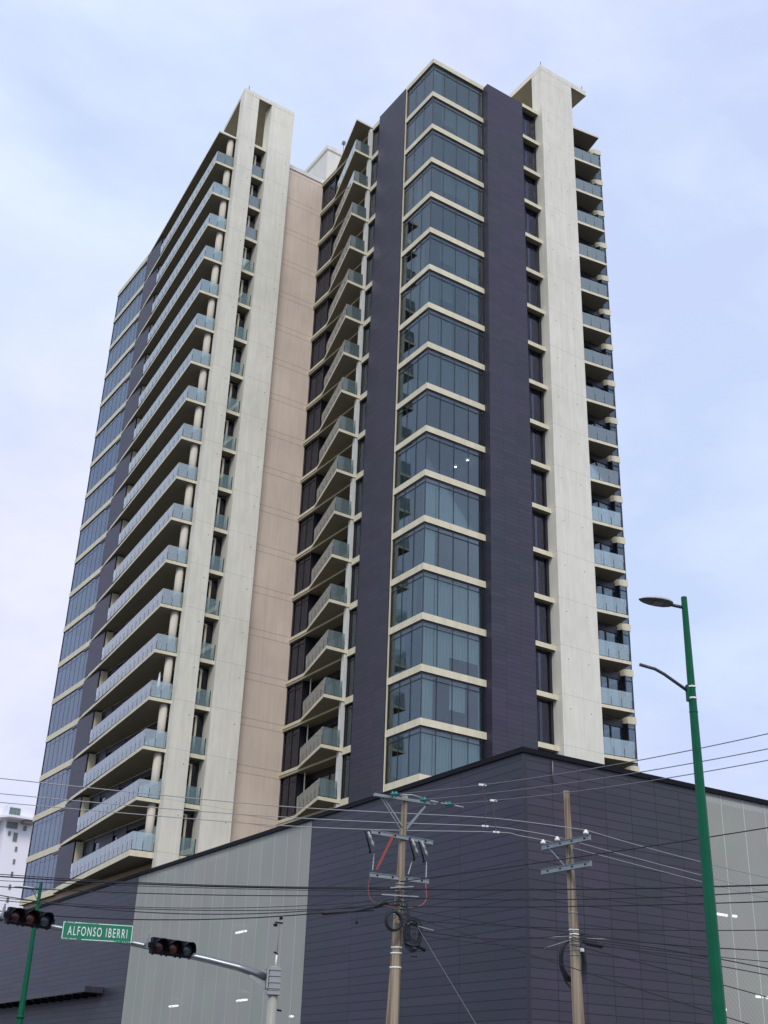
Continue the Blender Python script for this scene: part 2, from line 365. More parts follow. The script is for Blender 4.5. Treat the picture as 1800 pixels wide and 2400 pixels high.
# interior
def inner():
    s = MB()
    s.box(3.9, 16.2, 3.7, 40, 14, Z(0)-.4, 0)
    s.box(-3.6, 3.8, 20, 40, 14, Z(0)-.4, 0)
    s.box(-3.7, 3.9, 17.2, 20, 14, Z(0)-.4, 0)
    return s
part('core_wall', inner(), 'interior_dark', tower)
side = MB(); side.box(17.0, 17.2, 3.2, 43.0, 13.9, Z(0)); side.box(-6.0, 17.2, 43.02, 43.2, 13.9, Z(0))
part('rear_wall', side, 'beige_render', tower)
# dark cladding shafts
part('cladding_shaft', MB().box(4.86, 8.43, -.60, .28, 13.9, Z(0)-.02), 'tower_cladding', tower)
part('cladding_shaft', MB().box(-.15, .19, 3.60, 7.35, 13.9, Z(0)-.05), 'tower_cladding_side', tower)
tr = MB().box(-.10, .0, 3.56, 3.60, 13.9, Z(0))
part('edge_trim', tr, 'slab_cream', tower)
# beige wall
bw = MB().box(-3.72, .30, 17.1, 17.19, 13.9, Z(0)+.02)
part('party_wall', bw, 'beige_render', tower)
part('parapet', MB().box(-3.72, .34, 17.02, 17.2, Z(0)+.02, Z(0)+.42), 'white_render', tower)
# piers with their tie-holes
def holes(s, xs, yf, z1, z0):
    z = z1
    while z > z0:
        for x in xs: s.add([(x+.045*math.cos(a*math.pi/4), yf-.004, z+.045*math.sin(a*math.pi/4)) for a in range(8)], [tuple(range(8))], 1)
        z -= H
pr = MB().box(-5.95, -3.72, 15.95, 17.09, 13.9, 79.7); holes(pr, (-4.15,), 15.95, Z(0)-.9, 15)
part('concrete_pier', pr, ['pier_concrete', 'interior_wall'], tower)
pr = MB().box(-8.65, -7.2, 15.95, 16.62, 13.9, 79.7); holes(pr, (-7.55,), 15.95, Z(0)-.9, 15)
part('concrete_pier', pr, ['pier_concrete', 'interior_wall'], tower)
pr = MB().box(10.1, 13.45, -1.1, .05, 13.9, 79.2); holes(pr, (10.75, 12.5), -1.1, Z(0)-.9, 15)
part('concrete_pier', pr, ['pier_concrete', 'interior_wall'], tower)
# crowns on the piers
def crown(x0, x1, y0, y1, z0, z1):
    s = MB(); s.box(x0, x1, y0, y1, z0, z1)
    for i, f in enumerate(s.f):
        if max(s.v[k][2] for k in f) < z0+.01: s.m[i] = 1
    return s
cr = MB().prism([(-8.65, 15.94), (-3.72, 15.94), (-3.72, 21.3), (-7.95, 21.3)], 79.70, 80.12, 0, 1)
part('roof_canopy', cr, ['pier_concrete', 'soffit_render'], tower)
part('roof_canopy', crown(10.09, 15.15, -1.11, 4.5, 79.20, 79.72), ['pier_concrete', 'soffit_render'], tower)
for x, y, z in ((-8.2, 16.1, 80.12), (10.3, -.9, 79.72), (14.9, -.9, 79.72)):
    part('lightning_rod', MB().tube([(x, y, z), (x, y, z+.62)], .035, 6), 'wire_metal', tower)
# penthouse
ph = MB().box(2.1, 9, 20, 30, Z(0)-.1, Z(0)+7.3); ph.box(1.98, 9.1, 19.88, 30.1, Z(0)+7.3, Z(0)+7.75)
part('penthouse', ph, 'white_render', tower)
part('antenna', MB().tube([(4.9, 22, Z(0)+7.7), (4.9, 22, Z(0)+11.1)], .03, 5).obox((4.9, 22, Z(0)+11.2), (.14, 0, 0), (0, .14, 0), (0, 0, .16)), 'wire_metal', tower)
part('base_wall', MB().box(-8.05, 16.5, 17.6, 42.9, 13.9, Z(18)-.385).box(.4, 16.8, 1.0, 17.0, 13.9, Z(18)-.37), 'base_render', tower)

# ---- windows: a window is a pane mesh with frame, curtain as sub-parts.  local z: 0 = slab top below, top = H-slabthick
def window(name, pane, frame, gmat, loc, curtain=None, cmat='curtain', fmat='window_frame', room=None):
    w_ = part(name, pane, gmat, tower, loc)
    part('frame', frame, fmat, w_, loc)
    if curtain: part('curtain', curtain, cmat, w_, loc)
    return w_
# corner window
def corner_pane():
    s = MB(); t = 2.8
    for a, b in ((.06, 1.13), (1.13, 2.3), (2.3, 3.5), (3.5, 4.5), (4.5, 4.76)): s.box(a, b, .03, .05, 0, t)
    for a, b in ((.06, 1.18), (1.18, 2.35), (2.35, 3.5)): s.box(.03, .05, a, b, 0, t)
    return s
def corner_frame():
    s = MB(); t = 2.8
    for x in (1.13, 2.3, 3.5, 4.5): s.box(x-.016, x+.016, .005, .025, 0, t)
    for y in (1.18, 2.35): s.box(.005, .025, y-.016, y+.016, 0, t)
    s.box(0, .05, 0, .05, 0, t)
    for z in (0.0, 2.43, 2.75): s.box(.05, 4.76, .004, .027, z, z+.045); s.box(.004, .027, .05, 3.5, z, z+.045)
    s.box(4.74, 4.85, .0, .3, 0, t); s.box(0, .3, 3.48, 3.59, 0, t)
    return s
rs = random.Random(3)
patt = {1: 0, 2: 1, 3: 0, 4: 1, 5: 0, 6: 1, 7: 1, 8: 0, 9: 1, 10: 0, 11: 0, 12: 1, 13: 0, 14: 1, 15: 1, 16: 0, 17: 1, 18: 1}
cp, cf = corner_pane(), corner_frame()
me_cp = me_cf = None
def shared(name, me, parent, loc):
    o = bpy.data.objects.new(name, me); col.objects.link(o); o.parent = parent; WL[o] = Vector(loc); o.location = Vector(loc)-WL[parent]; return o
for i in range(1, 19):
    loc = (0, 0, Z(i))
    if me_cp is None:
        a = part('corner_window', cp, 'facade_glass', tower, loc); me_cp = a.data; b_ = part('frame', cf, 'window_frame', a, loc); me_cf = b_.data
    else:
        a = shared('corner_window', me_cp, tower, loc); shared('frame', me_cf, a, loc)
    cu = MB(); den = patt[i]
    xs = [.1, 1.13, 2.3, 3.5, 4.5, 4.76]
    for k in range(5):
        pr_ = .92 if den else .25
        if i == 11: pr_ = 0
        if rs.random() < pr_:
            x0, x1 = xs[k]+.03, xs[k+1]-.03; n_ = max(2, int((x1-x0)/.12)); bot = .02 if rs.random() < .8 else 1.0
            for q in range(n_):
                xa = x0+(x1-x0)*q/n_; xb = x0+(x1-x0)*(q+1)/n_; ya, yb = (.30, .36) if q % 2 else (.36, .30)
                cu.add([(xa, ya, bot), (xb, yb, bot), (xb, yb, 2.75), (xa, ya, 2.75)], [(0, 1, 2, 3)])
    ys = [.1, 1.18, 2.35, 3.5]
    for k in range(3):
        if rs.random() < (.55 if den else .2):
            y0, y1 = ys[k]+.03, ys[k+1]-.03; n_ = 8
            for q in range(n_):
                ya = y0+(y1-y0)*q/n_; yb = y0+(y1-y0)*(q+1)/n_; xa, xb = (.30, .36) if q % 2 else (.36, .30)
                cu.add([(xa, ya, .02), (xb, yb, .02), (xb, yb, 2.75), (xa, ya, 2.75)], [(0, 1, 2, 3)])
    if cu.f: part('curtain', cu, 'curtain', a, loc)
    # party walls of the corner room
part('room_wall', MB().box(.3, 4.7, 3.62, 3.68, 14, Z(0)-.52).box(4.78, 4.84, .32, 3.6, 14, Z(0)-.52), 'interior_wall', tower)
lamp_z = Z(11)+H-.52
for x, y in ((4.45, 1.35), (4.35, 2.6)):
    part('ceiling_lamp', MB().tube([(x, y, lamp_z), (x, y, lamp_z-.04)], .09, 12), 'lamp_glow', tower)
# narrow windows beside the front pier (x 8.43-10.1)
def slotw():
    p_ = MB().box(8.86, 9.9, .30, .32, 0, 2.95); f_ = MB()
    f_.box(8.40, 8.82, .24, .33, 0, 2.95); f_.box(9.9, 10.1, .20, .33, 0, 2.95); f_.box(8.82, 8.87, .22, .33, 0, 2.95); f_.box(8.87, 9.9, .22, .33, 0, .06); f_.box(8.87, 9.9, .22, .33, 2.87, 2.95); f_.box(9.0, 9.03, .28, .30, .06, 2.87)
    return p_, f_
p_, f_ = slotw(); [setattr(q_, 'v', [(x, y-.42, z) for x, y, z in q_.v]) for q_ in (p_, f_)]
w0 = part('slot_window', p_, 'dark_glass', tower, (0, 0, Z(1))); part('frame', f_, 'window_frame', w0, (0, 0, Z(1)))
part('blind', MB().box(9.0, 9.86, -.06, -.04, 0, 2.95), 'slot_panel', w0, (0, 0, Z(1)))
for i in range(2, 19): copy_part(w0, tower, (0, 0, Z(i)))
# tall narrow windows on the left face (y 7.4-8.7) and white columns
p_ = MB().box(.24, .26, 7.45, 8.6, 0, 2.9); f_ = MB().box(.20, .30, 7.36, 7.45, 0, 2.9).box(.20, .30, 8.58, 8.70, 0, 2.9).box(.21, .29, 7.45, 8.58, 2.55, 2.6).box(.21, .29, 7.98, 8.03, 0, 2.55)
w0 = part('narrow_window', p_, 'facade_glass', tower, (0, 0, Z(1))); part('frame', f_, 'window_frame', w0, (0, 0, Z(1)))
part('curtain', MB().box(.5, .52, 7.45, 8.5, 0, 1.2), 'curtain', w0, (0, 0, Z(1)))
c0 = part('balcony_column', MB().box(-.14, .13, 8.74, 9.06, .0, 3.08), 'white_render', tower, (0, 0, Z(1)))
for i in range(2, 19): copy_part(w0, tower, (0, 0, Z(i))); copy_part(c0, tower, (0, 0, Z(i)))
# recess windows (dark) next to the beige wall
p_ = MB().box(.40, .42, 15.05, 17.08, 0, 2.94); f_ = MB().box(.36, .44, 15.0, 15.08, 0, 2.94).box(.36, .44, 16.05, 16.10, 0, 2.94).box(.38, 1.3, 15.0, 15.06, 0, 2.94)
f_.box(.36, .43, 15.08, 17.08, 2.5, 2.55)
w0 = part('recess_window', p_, 'dark_glass', tower, (0, 0, Z(1))); part('frame', f_, 'window_frame', w0, (0, 0, Z(1)))
part('blind', MB().box(.6, .62, 15.1, 17.0, 0, 2.94), 'louvre_dark', w0, (0, 0, Z(1)))
for i in range(2, 19): copy_part(w0, tower, (0, 0, Z(i)))
# balcony doors behind the left-face balconies (x = 1.25)
def door_a():
    p_ = MB(); f_ = MB()
    ys = [9.1, 10.6, 12.1, 13.6, 15.0]
    for a, b in zip(ys, ys[1:]): p_.box(1.25, 1.27, a, b, 0, 2.5); f_.box(1.20, 1.27, a-.04, a+.04, 0, 2.5)
    f_.box(1.20, 1.3, 9.0, 15.0, 2.5, 2.94); f_.box(1.20, 1.27, 9.1, 15.0, 0, .07)
    f_.box(.14, 1.3, 8.72, 8.74, 0, 2.94)
    return p_, f_
p_, f_ = door_a()
w0 = part('balcony_door', p_, 'door_glass', tower, (0, 0, Z(1)), ); part('frame', f_, 'window_frame', w0, (0, 0, Z(1)))
part('curtain', MB().box(1.6, 1.62, 9.2, 11.9, 0, 2.45), 'blind', w0, (0, 0, Z(1)))
for i in range(2, 19): copy_part(w0, tower, (0, 0, Z(i)))
# door behind the right-hand balconies and the end window
def door_r():
    p_ = MB().box(13.5, 16.6, .16, .18, 0, 2.5); f_ = MB()
    for x in (13.47, 14.66, 15.35, 16.55): f_.box(x-.045, x+.045, .10, .17, 0, 2.5)
    f_.box(13.45, 16.6, .09, .2, 2.5, 2.97); f_.box(13.5, 16.6, .11, .17, 0, .06)
    return p_, f_
p_, f_ = door_r()
w0 = part('balcony_door', p_, 'door_glass', tower, (0, 0, Z(1))); part('frame', f_, 'window_frame', w0, (0, 0, Z(1)))
part('curtain', MB().box(13.5, 14.6, .5, .52, 0, 2.45).box(15.4, 16.5, .5, .52, 0, 2.45), 'blind', w0, (0, 0, Z(1)))
e0 = part('end_window', MB().wallbox((16.64, -.20), (17.18, -.26), .02, 0, 2.8).box(17.17, 17.19, -.24, 3.2, 0, 2.8), 'facade_glass', tower, (0, 0, Z(1)))
part('frame', MB().box(16.58, 16.64, -.22, .2, 0, 2.8).box(17.15, 17.21, -.29, -.24, 0, 2.8).wallbox((16.64, -.235), (17.15, -.295), .03, 2.42, 2.47), 'window_frame', e0, (0, 0, Z(1)))
part('curtain', MB().box(16.7, 17.1, .15, .17, 0, 2.8), 'blind', e0, (0, 0, Z(1)))
for i in range(2, 19): copy_part(w0, tower, (0, 0, Z(i))); copy_part(e0, tower, (0, 0, Z(i)))
# slot windows between the two left piers
p_ = MB().box(-7.18, -5.97, 17.0, 17.02, 0, 3.0); f_ = MB().box(-6.62, -6.48, 16.92, 17.0, 0, 2.75).box(-7.15, -6.5, 16.94, 17.0, 2.68, 2.78)
w0 = part('slot_window', p_, 'dark_glass', tower, (0, 0, Z(1))); part('frame', f_, 'slab_cream', w0, (0, 0, Z(1)))
g0 = part('slot_railing', MB().box(-7.19, -5.96, 16.36, 16.375, .05, 1.18), 'railing_glass', tower, (0, 0, Z(1)))
part('post', MB().box(-5.99, -5.955, 16.33, 16.40, 0, 1.18).box(-7.19, -5.96, 16.34, 16.39, 0, .06), 'black_metal', g0, (0, 0, Z(1)))
for i in range(2, 19): copy_part(w0, tower, (0, 0, Z(i))); copy_part(g0, tower, (0, 0, Z(i)))
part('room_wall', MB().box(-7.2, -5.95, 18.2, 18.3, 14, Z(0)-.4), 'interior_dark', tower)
# glazed end of the left wing
p_ = MB(); f_ = MB(); ys = [35.45+k*7.6/7 for k in range(8)]
for a, b in zip(ys, ys[1:]):
    p_.box(-8.24, -8.22, a, b, 0, 2.82); f_.box(-8.25, -8.22, a-.010, a+.010, 0, 2.82)
f_.box(-8.28, -8.2, 43.0, 43.1, 0, 2.82); f_.box(-8.25, -8.22, 35.5, 43.0, 2.40, 2.415); f_.box(-8.265, -8.22, 35.5, 43.0, 0, .05)
f_.box(-8.30, -8.2, 35.4, 37.0, 2.62, 2.82)
p_.box(-8.2, -6.0, 43.06, 43.08, 0, 2.82)
w0 = part('side_window', p_, 'side_glass', tower, (0, 0, Z(1))); part('frame', f_, 'window_frame', w0, (0, 0, Z(1)))
cu0 = MB()
for k in range(7):
    for q in range(8):
        ya = ys[k]+.04+(ys[1]-ys[0]-.08)*q/8; yb = ya+(ys[1]-ys[0]-.08)/8; xa, xb = (-7.95, -7.88) if q % 2 else (-7.88, -7.95)
        cu0.add([(xa, ya, 0), (xb, yb, 0), (xb, yb, 2.8), (xa, ya, 2.8)], [(0, 1, 2, 3)])
part('curtain', cu0, 'blind', w0, (0, 0, Z(1)))
for i in range(2, 19):
    c_ = copy_part(w0, tower, (0, 0, Z(i)))
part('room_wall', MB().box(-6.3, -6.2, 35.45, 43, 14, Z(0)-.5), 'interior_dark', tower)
# left wing: cladding blocks, return wall, door wall behind the long balconies
k0 = part('cladding_block', MB().box(-8.42, -7.8, 32.0, 35.38, 0, 2.94), 'tower_cladding_side', tower, (0, 0, Z(1)))
r0 = part('return_wall', MB().box(-8.36, -7.76, 31.9, 31.99, 0, 2.94), 'slab_cream', tower, (0, 0, Z(1)))
part('trim', MB().box(-8.44, -8.36, 31.88, 31.99, 0, 2.94), 'black_metal', r0, (0, 0, Z(1)))
wins = [(31.0, 31.9), (28.6, 29.7), (25.3, 26.1), (17.1, 23.7)]; clads = [(29.7, 31.0), (26.1, 28.6), (23.7, 25.3)]
q0s = [part('wall_panel', MB().box(-7.82, -7.72, a, b, 0, 2.94), 'tower_cladding_side', tower, (0, 0, Z(1))) for a, b in clads]
w0s = []
for a, b in wins:
    w0 = part('wing_window', MB().box(-7.72, -7.70, a, b, 0, 2.55), 'door_glass', tower, (0, 0, Z(1)))
    f_ = MB().box(-7.78, -7.70, a, b, 2.55, 2.94).box(-7.75, -7.70, a, a+.07, 0, 2.55).box(-7.75, -7.70, b-.07, b, 0, 2.55)
    if b-a > 3:
        for y in (18.7, 20.4, 22.0): f_.box(-7.75, -7.70, y-.04, y+.04, 0, 2.55)
    part('frame', f_, 'window_frame', w0, (0, 0, Z(1)))
    part('curtain', MB().box(-7.4, -7.38, b-(b-a)*.45, b-.05, 0, 2.5), 'blind', w0, (0, 0, Z(1)))
    w0s.append(w0)
n0 = part('round_column', MB().tube([(-8.95, 17.0, 0), (-8.95, 17.0, 3.09)], .27, 20), 'column_render', tower, (0, 0, Z(1)))
for i in range(2, 19):
    for s_ in (k0, r0, n0, *q0s, *w0s): copy_part(s_, tower, (0, 0, Z(i)))
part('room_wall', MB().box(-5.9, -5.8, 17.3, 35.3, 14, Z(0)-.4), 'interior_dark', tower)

# ---- balconies
def rail_line(s, posts, p, q, gap=.012, pitch=.95, h=1.16, inset=.06):
    p = Vector(p); q = Vector(q); L = (q-p).length; n_ = max(1, round(L/pitch)); dr = (q-p)/L
    for k in range(n_):
        a = p+dr*(L*k/n_+gap/2); b = p+dr*(L*(k+1)/n_-gap/2)
        s.wallbox(a, b, .014, .02, h)
        c = p+dr*(L*(k+1)/n_); posts.obox((c.x, c.y, .31), (.013*dr.x, .013*dr.y, 0), (-.016*dr.y, .016*dr.x, 0), (0, 0, .31))
    posts.obox((p.x, p.y, .31), (.013*dr.x, .013*dr.y, 0), (-.016*dr.y, .016*dr.x, 0), (0, 0, .31))
    c = (p+q)/2; posts.obox((c.x, c.y, .03), dr.to_3d()*L/2, Vector((-dr.y, dr.x, 0))*.025, (0, 0, .03))
def balcony(poly, rails, th, i, extra=None, pitch=.95):
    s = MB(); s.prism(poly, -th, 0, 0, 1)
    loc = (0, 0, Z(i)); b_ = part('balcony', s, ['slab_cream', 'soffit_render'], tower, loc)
    g_ = MB(); po = MB()
    for p, q in rails: rail_line(g_, po, p, q, pitch=pitch)
    part('glass_railing', g_, 'railing_glass', b_, loc); part('railing_post', po, 'black_metal', b_, loc)
    if extra: part('thin_post', extra, 'slab_cream', b_, loc)
    return b_
polyA = [(.199, 8.69), (-1.58, 8.67), (.30, 15.0), (.30, 17.08), (1.28, 17.08), (1.28, 8.69)]
polyA = [(.20, 8.69), (-1.56, 8.67), (.28, 15.0), (.28, 17.08), (.199, 17.08)]
polyA = [(.198, 8.68), (-1.56, 8.67), (.14, 14.6), (.14, 17.08), (.198, 17.08)]
bA = balcony(polyA, [((-1.46, 8.76), (.12, 14.3)), ((-1.46, 8.76), (-.15, 8.76))], .22, 1)
polyR = [(13.452, -1.08), (16.0, -1.45), (16.25, -.001), (16.25, .299), (13.452, .299)]
polyR = [(13.452, -1.08), (16.0, -1.45), (16.35, .298), (13.452, .298)]
bR = balcony(polyR, [((13.5, -1.0), (15.93, -1.36)), ((15.93, -1.36), (16.2, -.1))], .21, 1, pitch=.85)
polyB = [(-8.50, 16.50), (-10.22, 16.60), (-8.325, 35.39), (-7.705, 35.39), (-7.705, 16.63), (-8.5, 16.63)]
bB = balcony(polyB, [((-10.13, 16.68), (-8.78, 31.0)), ((-10.13, 16.68), (-8.68, 16.6)), ((-8.78, 31.0), (-8.42, 31.05))], .22, 1)
for i in range(2, 19):
    copy_part(bA, tower, (0, 0, Z(i))); copy_part(bR, tower, (0, 0, Z(i)))
    if i < 18: copy_part(bB, tower, (0, 0, Z(i)))
balcony(polyB, [((-10.13, 16.68), (-8.78, 31.0)), ((-10.13, 16.68), (-8.68, 16.6)), ((-8.78, 31.0), (-8.42, 31.05))], .37, 18)
for i in (15, 16, 17, 18): part('drain_pipe', MB().tube([(.62, 14.3, 0), (.62, 14.3, 2.94)], .045, 8), 'slab_cream', tower, (0, 0, Z(i)))
for poly in (polyA, polyR, polyB):
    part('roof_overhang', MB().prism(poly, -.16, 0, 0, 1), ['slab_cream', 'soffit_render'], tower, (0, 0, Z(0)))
# a few things kept on the balconies
part('roof_parapet', MB().box(-8.30, -8.1, 35.4, 43.1, Z(0), Z(0)+.12), 'slab_cream', tower)
part('roof_parapet', MB().box(-.06, 4.86, -.06, .2, Z(0), Z(0)+.16).box(-.06, .2, .2, 3.6, Z(0), Z(0)+.16), 'slab_cream', tower)

# ------------------------------------------------------------------ podium building
pod = thing('podium_building', 'low block of dark panels and perforated metal screens at the street corner', 'building', (-9.39, -20.32, 0))
C_ = Vector((-9.39, -20.32)); dL = Vector((.01304, 1)).normalized(); dR = Vector((1, -.0224)).normalized()
def PL(s_, o=0): v = C_+dL*s_+dR*o; return (v.x, v.y)
def PR(s_, o=0): v = C_+dR*s_+dL*o; return (v.x, v.y)
PT = 14.33
def wallseg(a, b, f, th=.16): return MB().prism([f(a), f(b), f(b, th), f(a, th)], 0.13, PT-.20)
def pp(name, mb, mats, label=None): return part(name, rel(mb, (-9.39, -20.32, 0)), mats, pod, (-9.39, -20.32, 0), label)
pp('dark_cladding', wallseg(0.0, 16.38, PL), 'podium_cladding_side')
pp('dark_cladding', wallseg(38.36, 84, PL), 'podium_cladding_side')
pp('dark_cladding', MB().prism([PR(.165), PR(9.70), PR(9.70, .16), PR(.165, .16)], .13, PT-.20), 'podium_cladding_front')
pp('perforated_screen', MB().prism([PL(16.38, .03), PL(38.36, .03), PL(38.36, .06), PL(16.38, .06)], .13, PT-.20), 'perforated_side')
pp('perforated_screen', MB().prism([PR(9.70, .03), PR(48, .03), PR(48, .06), PR(9.70, .06)], .13, PT-.20), 'perforated_front')
pp('corner_trim', MB().prism([PL(-.012, -.012), PL(-.012, .165), PL(.0, .165), PL(.0, .0), PL(.04, 0), PL(.04, -.012)], .13, PT-.20), 'window_frame')
cp_ = MB(); cp_.prism([PL(-.10, -.10), PL(84, -.10), PL(84, .5), PL(.5, .5), PR(48, .5), PR(48, -.10)], PT-.20, PT)
pp('roof_edge', cp_, 'black_metal')
pp('roof', MB().prism([PL(.5, .5), PL(84, .5), (60, 60), PR(48, .5)], 13.2, 13.9), 'paving')
# parking decks seen faintly through the screens
dk = MB()
for z in (3.2, 6.75, 10.15):
    dk.prism([PL(.4, .4), PL(83.8, .4), PL(83.8, 12), PL(12, 12)], z, z+.55); dk.prism([PR(.4, .4), PL(12.01, 12.01), PR(47.8, 12), PR(47.8, .4)], z, z+.55)
for s_ in range(20, 40, 6): dk.prism([PL(s_, 3), PL(s_+.6, 3), PL(s_+.6, 3.6), PL(s_, 3.6)], .13, 13.2)
for s_ in range(12, 46, 6): dk.prism([PR(s_, 3), PR(s_+.6, 3), PR(s_+.6, 3.6), PR(s_, 3.6)], .13, 13.2)
pp('parking_deck', dk, 'ceiling')
bk = MB().prism([PL(12.1, 12.1), PL(84, 12.1), PL(84, 12.3), PL(12.3, 12.3)], .13, 13.2).prism([PR(12.5, 12.1), PR(48, 12.1), PR(48, 12.3), PR(12.5, 12.3)], .13, 13.2)
bk.prism([PL(16.36, .17), PL(16.36, 12), PL(16.2, 12), PL(16.2, .17)], .13, 13.2).prism([PL(38.38, .17), PL(38.38, 12), PL(38.5, 12), PL(38.5, .17)], .13, 13.2).prism([PR(9.68, .17), PR(9.68, 11.9), PR(9.5, 11.9), PR(9.5, .17)], .13, 13.2)
pp('inner_wall', bk, 'interior_wall')
for (x, y, z), L, ax in [((-7.89, 5.22, 9.8), 1.15, 'y'), ((-7.89, 4.49, 6.34), 1.15, 'y'), ((-7.89, 12.9, 6.39), 1.15, 'y'), ((-7.6, -.32, 5.42), .3, 'y'),
                      ((2.75, -18.82, 9.50), .85, 'x'), ((3.66, -18.82, 9.52), .22, 'x'), ((2.25, -18.82, 8.68), .45, 'x'), ((2.37, -18.82, 5.68), .42, 'x'), ((4.75, -18.82, 6.34), .40, 'x'), ((5.4, -18.82, 6.34), .4, 'x')]:
    h_ = L/2; t_ = MB()
    a, b = ((x, y-h_, z), (x, y+h_, z)) if ax == 'y' else ((x-h_, y, z), (x+h_, y, z))
    t_.tube([a, b], .055, 8); pp('ceiling_light', t_, 'tube_glow')
# canopy over the side entrance
cn = MB().box(-10.10, -9.25+.35, 21.5, 62, 7.42, 7.76); 
pp('entrance_canopy', cn, 'tower_cladding')
br_ = MB()
for k in range(26): br_.box(-9.98, -8.95, 22.3+k*1.5, 22.36+k*1.5, 7.22, 7.42)
pp('canopy_bracket', br_, 'black_metal')
pp('conduit', MB().tube([(*PR(1.43, -.06), 14.02), (*PR(1.43, -.06), 13.2)], .03, 6), 'wire_metal')

# ------------------------------------------------------------------ distant white tower
far = thing('white_tower', 'distant white tower with small windows behind the left wing', 'building', (24.8, 165, 0))
def fp(name, mb, mats): return part(name, rel(mb, (24.8, 165, 0)), mats, far, (24.8, 165, 0))
fp('wall', MB().box(24.8, 36, 165, 185, 0, 48.7).box(22.2, 24.8, 168, 186, 0, 48.3), 'far_white')
fp('balcony_slab', MB().prism([(22, 167), (24.6, 162.4), (29.2, 162.4), (30.2, 165), (24.8, 165), (24.8, 168), (22.2, 168)], 46.0, 46.4), 'far_white')
fp('balcony_soffit', MB().box(27.6, 29.6, 163.0, 164.99, 45.5, 45.99), 'far_shade')
for x0, x1, z0, z1 in ((25.15, 27.1, 46.9, 48.15), (25.1, 27.0, 44.5, 45.6), (25.6, 26.0, 43.2, 43.9), (26.6, 27.3, 42.3, 43.8), (27.3, 27.65, 40.6, 41.4), (27.3, 27.65, 38.4, 39.2), (27.3, 27.65, 36.2, 37.0), (27.3, 27.65, 34.0, 34.8), (27.3, 27.65, 31.8, 32.6), (27.3, 27.65, 29.6, 30.4), (28.2, 28.7, 44.4, 45.2)):
    wf = fp('window', MB().box(x0, x1, 164.93, 164.99, z0, z1), 'far_glass')
    fr = MB()
    n_ = 3 if x1-x0 > 1 else 1
    for k in range(n_+1): xx = x0+(x1-x0)*k/n_; fr.box(xx-.035, xx+.035, 164.88, 164.929, z0, z1)
    for zz in (z0, (z0+z1)/2, z1): fr.box(x0, x1, 164.885, 164.928, zz-.035, zz+.035)
    part('frame', rel(fr, (24.8, 165, 0)), 'far_shade', wf, (24.8, 165, 0))
for y0, z0, z1 in ((169, 46.9, 48), (169, 44.5, 45.6)):
    fp('window', MB().box(22.12, 22.19, y0, y0+3, z0, z1), 'far_glass')

# ------------------------------------------------------------------ utility poles
def ipole(a, b, z): t_ = (z-a[2])/(b[2]-a[2]); return (a[0]+(b[0]-a[0])*t_, a[1]+(b[1]-a[1])*t_, z)
A1, B1 = (-20.47, -28.45, 9.32), (-20.62, -28.35, 3.49)
up1 = thing('utility_pole', 'wooden utility pole with teal insulators, three crossarms and red cable loops', 'utility pole', ipole(A1, B1, .13))
o1 = tuple(up1.location)
def u1(name, mb, mats): return part(name, rel(mb, o1), mats, up1, o1)
def sag(a, b, s_, n=18):
    a = Vector(a); b = Vector(b)
    return [a.lerp(b, k/n)-Vector((0, 0, 4*s_*(k/n)*(1-k/n))) for k in range(n+1)]
def pole_r(z): return .078+(9.3-z)*.0155
zz = [.13, 2, 4, 6, 8, 9.0, 9.32]
u1('pole_shaft', MB().tube([ipole(A1, B1, z) for z in zz], [pole_r(z) for z in zz], 16), 'pole_wood')
def off(p, v): return (p[0]+v[0], p[1]+v[1], p[2]+v[2])
def arm(pf, a, b, hw=.09, hh=.10, front=.12):
    # steel channel bolted to the camera side of the shaft
    s_ = MB(); a = Vector(a); b = Vector(b); f = Vector((-.55, -.83, 0))*front; a = a+f*.6; b = b+f*.6
    s_.bar(a, b, .05, hh); s_.bar(a+Vector((0, 0, hh/2)), b+Vector((0, 0, hh/2)), hw, .012)
    s_.bar(a-Vector((0, 0, hh/2)), b-Vector((0, 0, hh/2)), hw, .012)
    for t_ in (.12, .38, .62, .88):
        c = a.lerp(b, t_)+f*.25; s_.obox(c, (.018, 0, 0), (0, .03, 0), (0, 0, .018), 1)
    return pf('crossarm', s_, ['galvanised', 'black_metal'])
s_ = MB(); s_.bar((-21.45, -28.40, 9.17), (-19.60, -28.66, 9.15), .09, .075)
u1('crossarm', s_, 'galvanised')
arm(u1, (-21.46, -28.36, 8.17), (-19.60, -28.56, 8.10)); arm(u1, (-21.41, -28.28, 7.07), (-19.67, -28.50, 7.07))
for a, b in (((-21.20, -28.35, 9.14), (-20.58, -28.42, 8.36)), ((-21.08, -28.35, 9.12), (-20.56, -28.50, 8.42)), ((-19.86, -28.55, 9.08), (-20.47, -28.46, 8.36)), ((-19.90, -28.62, 9.05), (-20.45, -28.53, 8.36))):
    u1('brace', MB().bar(a, b, .05, .03), 'galvanised')
dins = [(-20.94, -28.66, 9.22), (-19.98, -28.65, 9.22), (-19.13, -28.66, 9.22)]
def bell_string(c, dr, rr=.078):
    s_ = MB(); c = Vector(c); dr = Vector(dr).normalized()
    prof = [(-.15, .012), (-.10, .02), (-.095, rr*.9), (-.065, rr), (-.035, rr*.55), (-.01, rr*.5), (0, rr*.9), (.03, rr), (.065, rr*.5), (.09, .02), (.16, .012)]
    s_.tube([c+dr*p for p, _ in prof], [q for _, q in prof], 14); return s_
for c in dins:
    i_ = u1('disc_insulator', bell_string(c, (.8, -.5, 0)), 'teal_glass')
